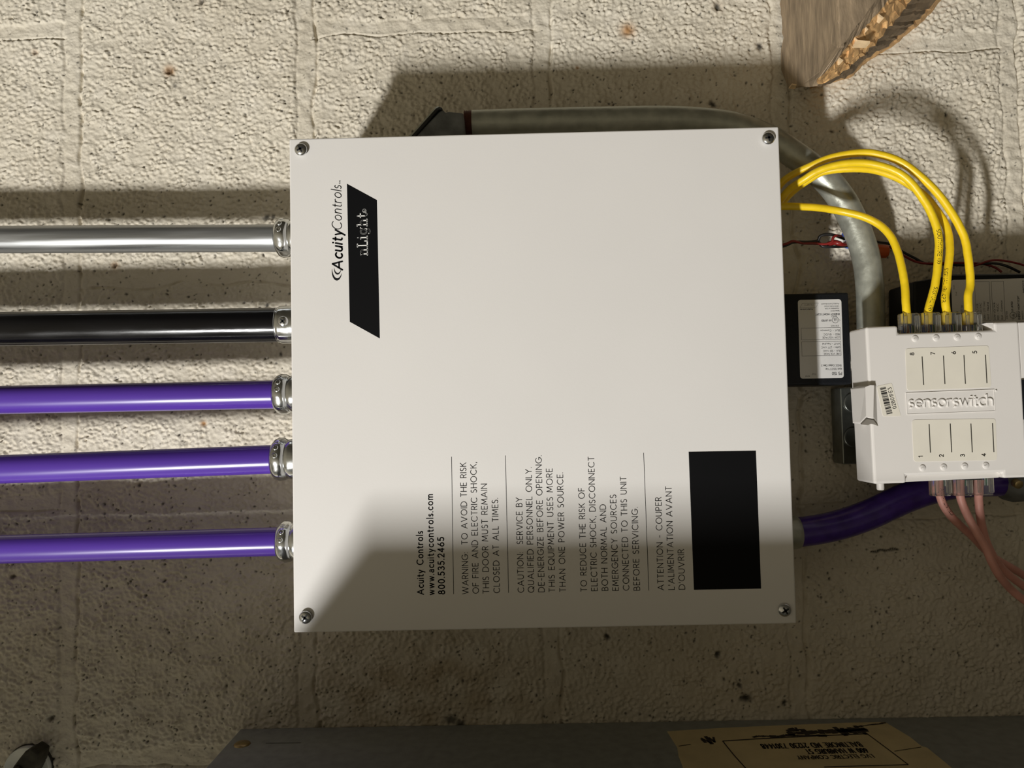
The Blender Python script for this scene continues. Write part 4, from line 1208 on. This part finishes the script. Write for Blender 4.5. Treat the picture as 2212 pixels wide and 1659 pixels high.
def lab_text(s, right, left, ybase, ytop, sw):
    """reads upside down in the photo; baseline is the upper pixel row"""
    o_ = L2(right, ybase, z_); e_ = L2(left, ybase + (right - left) * .022, z_)
    dx = unit(e_ - o_); dy = np.cross(EV, dx)
    size = abs((L2(right, ytop, z_) - o_)[2]) if True else 0
    text(mi_, s, o_, dx, dy, size, sw, length=np.linalg.norm(e_ - o_), gap=.34)
lab_text('BALTIMORE MD 21230 7301448', 1854, 1642, 1604, 1614, .0011)
lab_text('600 W HAMBURG ST', 1868, 1738, 1617.5, 1627, .0011)
lab_text('LVG ELECTRIC COMPANY', 1882, 1720, 1630.5, 1638, .0008)
mi_.build('label_print', mat('brown_print', (.022, .014, .008), .6), plb)
# black scratches beside the rivet
sk = MB(); rline(sk, L2(574, 1606), L2(650, 1605), .0006, EV); sk.build('scratch', RECESS, cab)

# added blocker outside the frame, shaped only to shade the wall by the conduits
ww = thing('shade_blocker', (-.5, -.27, .2), 'grey plate added out of view to shade the wall by the conduits', 'light blocker')
MB().box(-1.0, -.0815, -.34, -.066, .196, .203).build('blocker_plate', PANELG, ww, .001)
MB().box(-1.0, -.0815, -.34, -.333, .203, .235).build('blocker_rail', PANELG, ww, .001)

# ------------------------------------------------------------------ round plate at the bottom left
rp = thing('round_plate', A(57, 1664, 0), 'round pale metal plate with dark iron clamp at the bottom left corner', 'cover plate')
c = A(57, 1664, .006); Rr = 48.5 * (CAM[2] - .006) / F
MB().lathe(np.array([c[0], c[1], .0]), EW, [(0, Rr), (.0055, Rr), (.0066, Rr * .985), (.0062, Rr * .95), (.0056, Rr * .93), (.0058, 1e-5)], 64).build('disc', PLATEW, rp)
MB().lathe(np.array([c[0], c[1], 0]), EW, [(0, Rr * 1.05), (.0022, Rr * 1.04), (.0022, Rr * 1.0)], 64, cap=False).build('rim', IRON, rp)
mb = MB()
cl_ = [(66, 1616), (84, 1628), (81, 1645), (76, 1659), (60, 1690), (10, 1700), (28, 1656), (40, 1640), (53, 1624), (61, 1622)]
mb.prism([A(x, y, .02)[:2] for x, y in cl_], .004, .020)
mb.build('clamp', IRON, rp, .0015, 2)
MB().lathe(A(42, 1662, .018), EW, [(0, .0045), (.004, .0045), (.005, .003), (.005, 1e-5)], 6, smooth=False).build('bolt', IRON, rp)

# ------------------------------------------------------------------ the lamp itself, on the ceiling behind the photographer
fx = bpy.data.objects.new('ceiling_lamp', None); sc.collection.objects.link(fx)
tag(fx, 'short fluorescent ceiling lamp behind the photographer', 'lamp')
me = bpy.data.meshes.new('housing')
hx, hy, hz = LSIZE[0] / 2 + .02, LSIZE[1] / 2 + .02, .03
vs = [(x, y, z) for x in (-hx, hx) for y in (-hy, hy) for z in (.004, .06)]
me.from_pydata(vs, [], [(0, 1, 3, 2), (4, 6, 7, 5), (0, 4, 5, 1), (2, 3, 7, 6), (0, 2, 6, 4), (1, 5, 7, 3)])
me.materials.append(WHITE_PL)
fx.matrix_world = lm
ho = bpy.data.objects.new('housing', me); sc.collection.objects.link(ho); ho.parent = fx
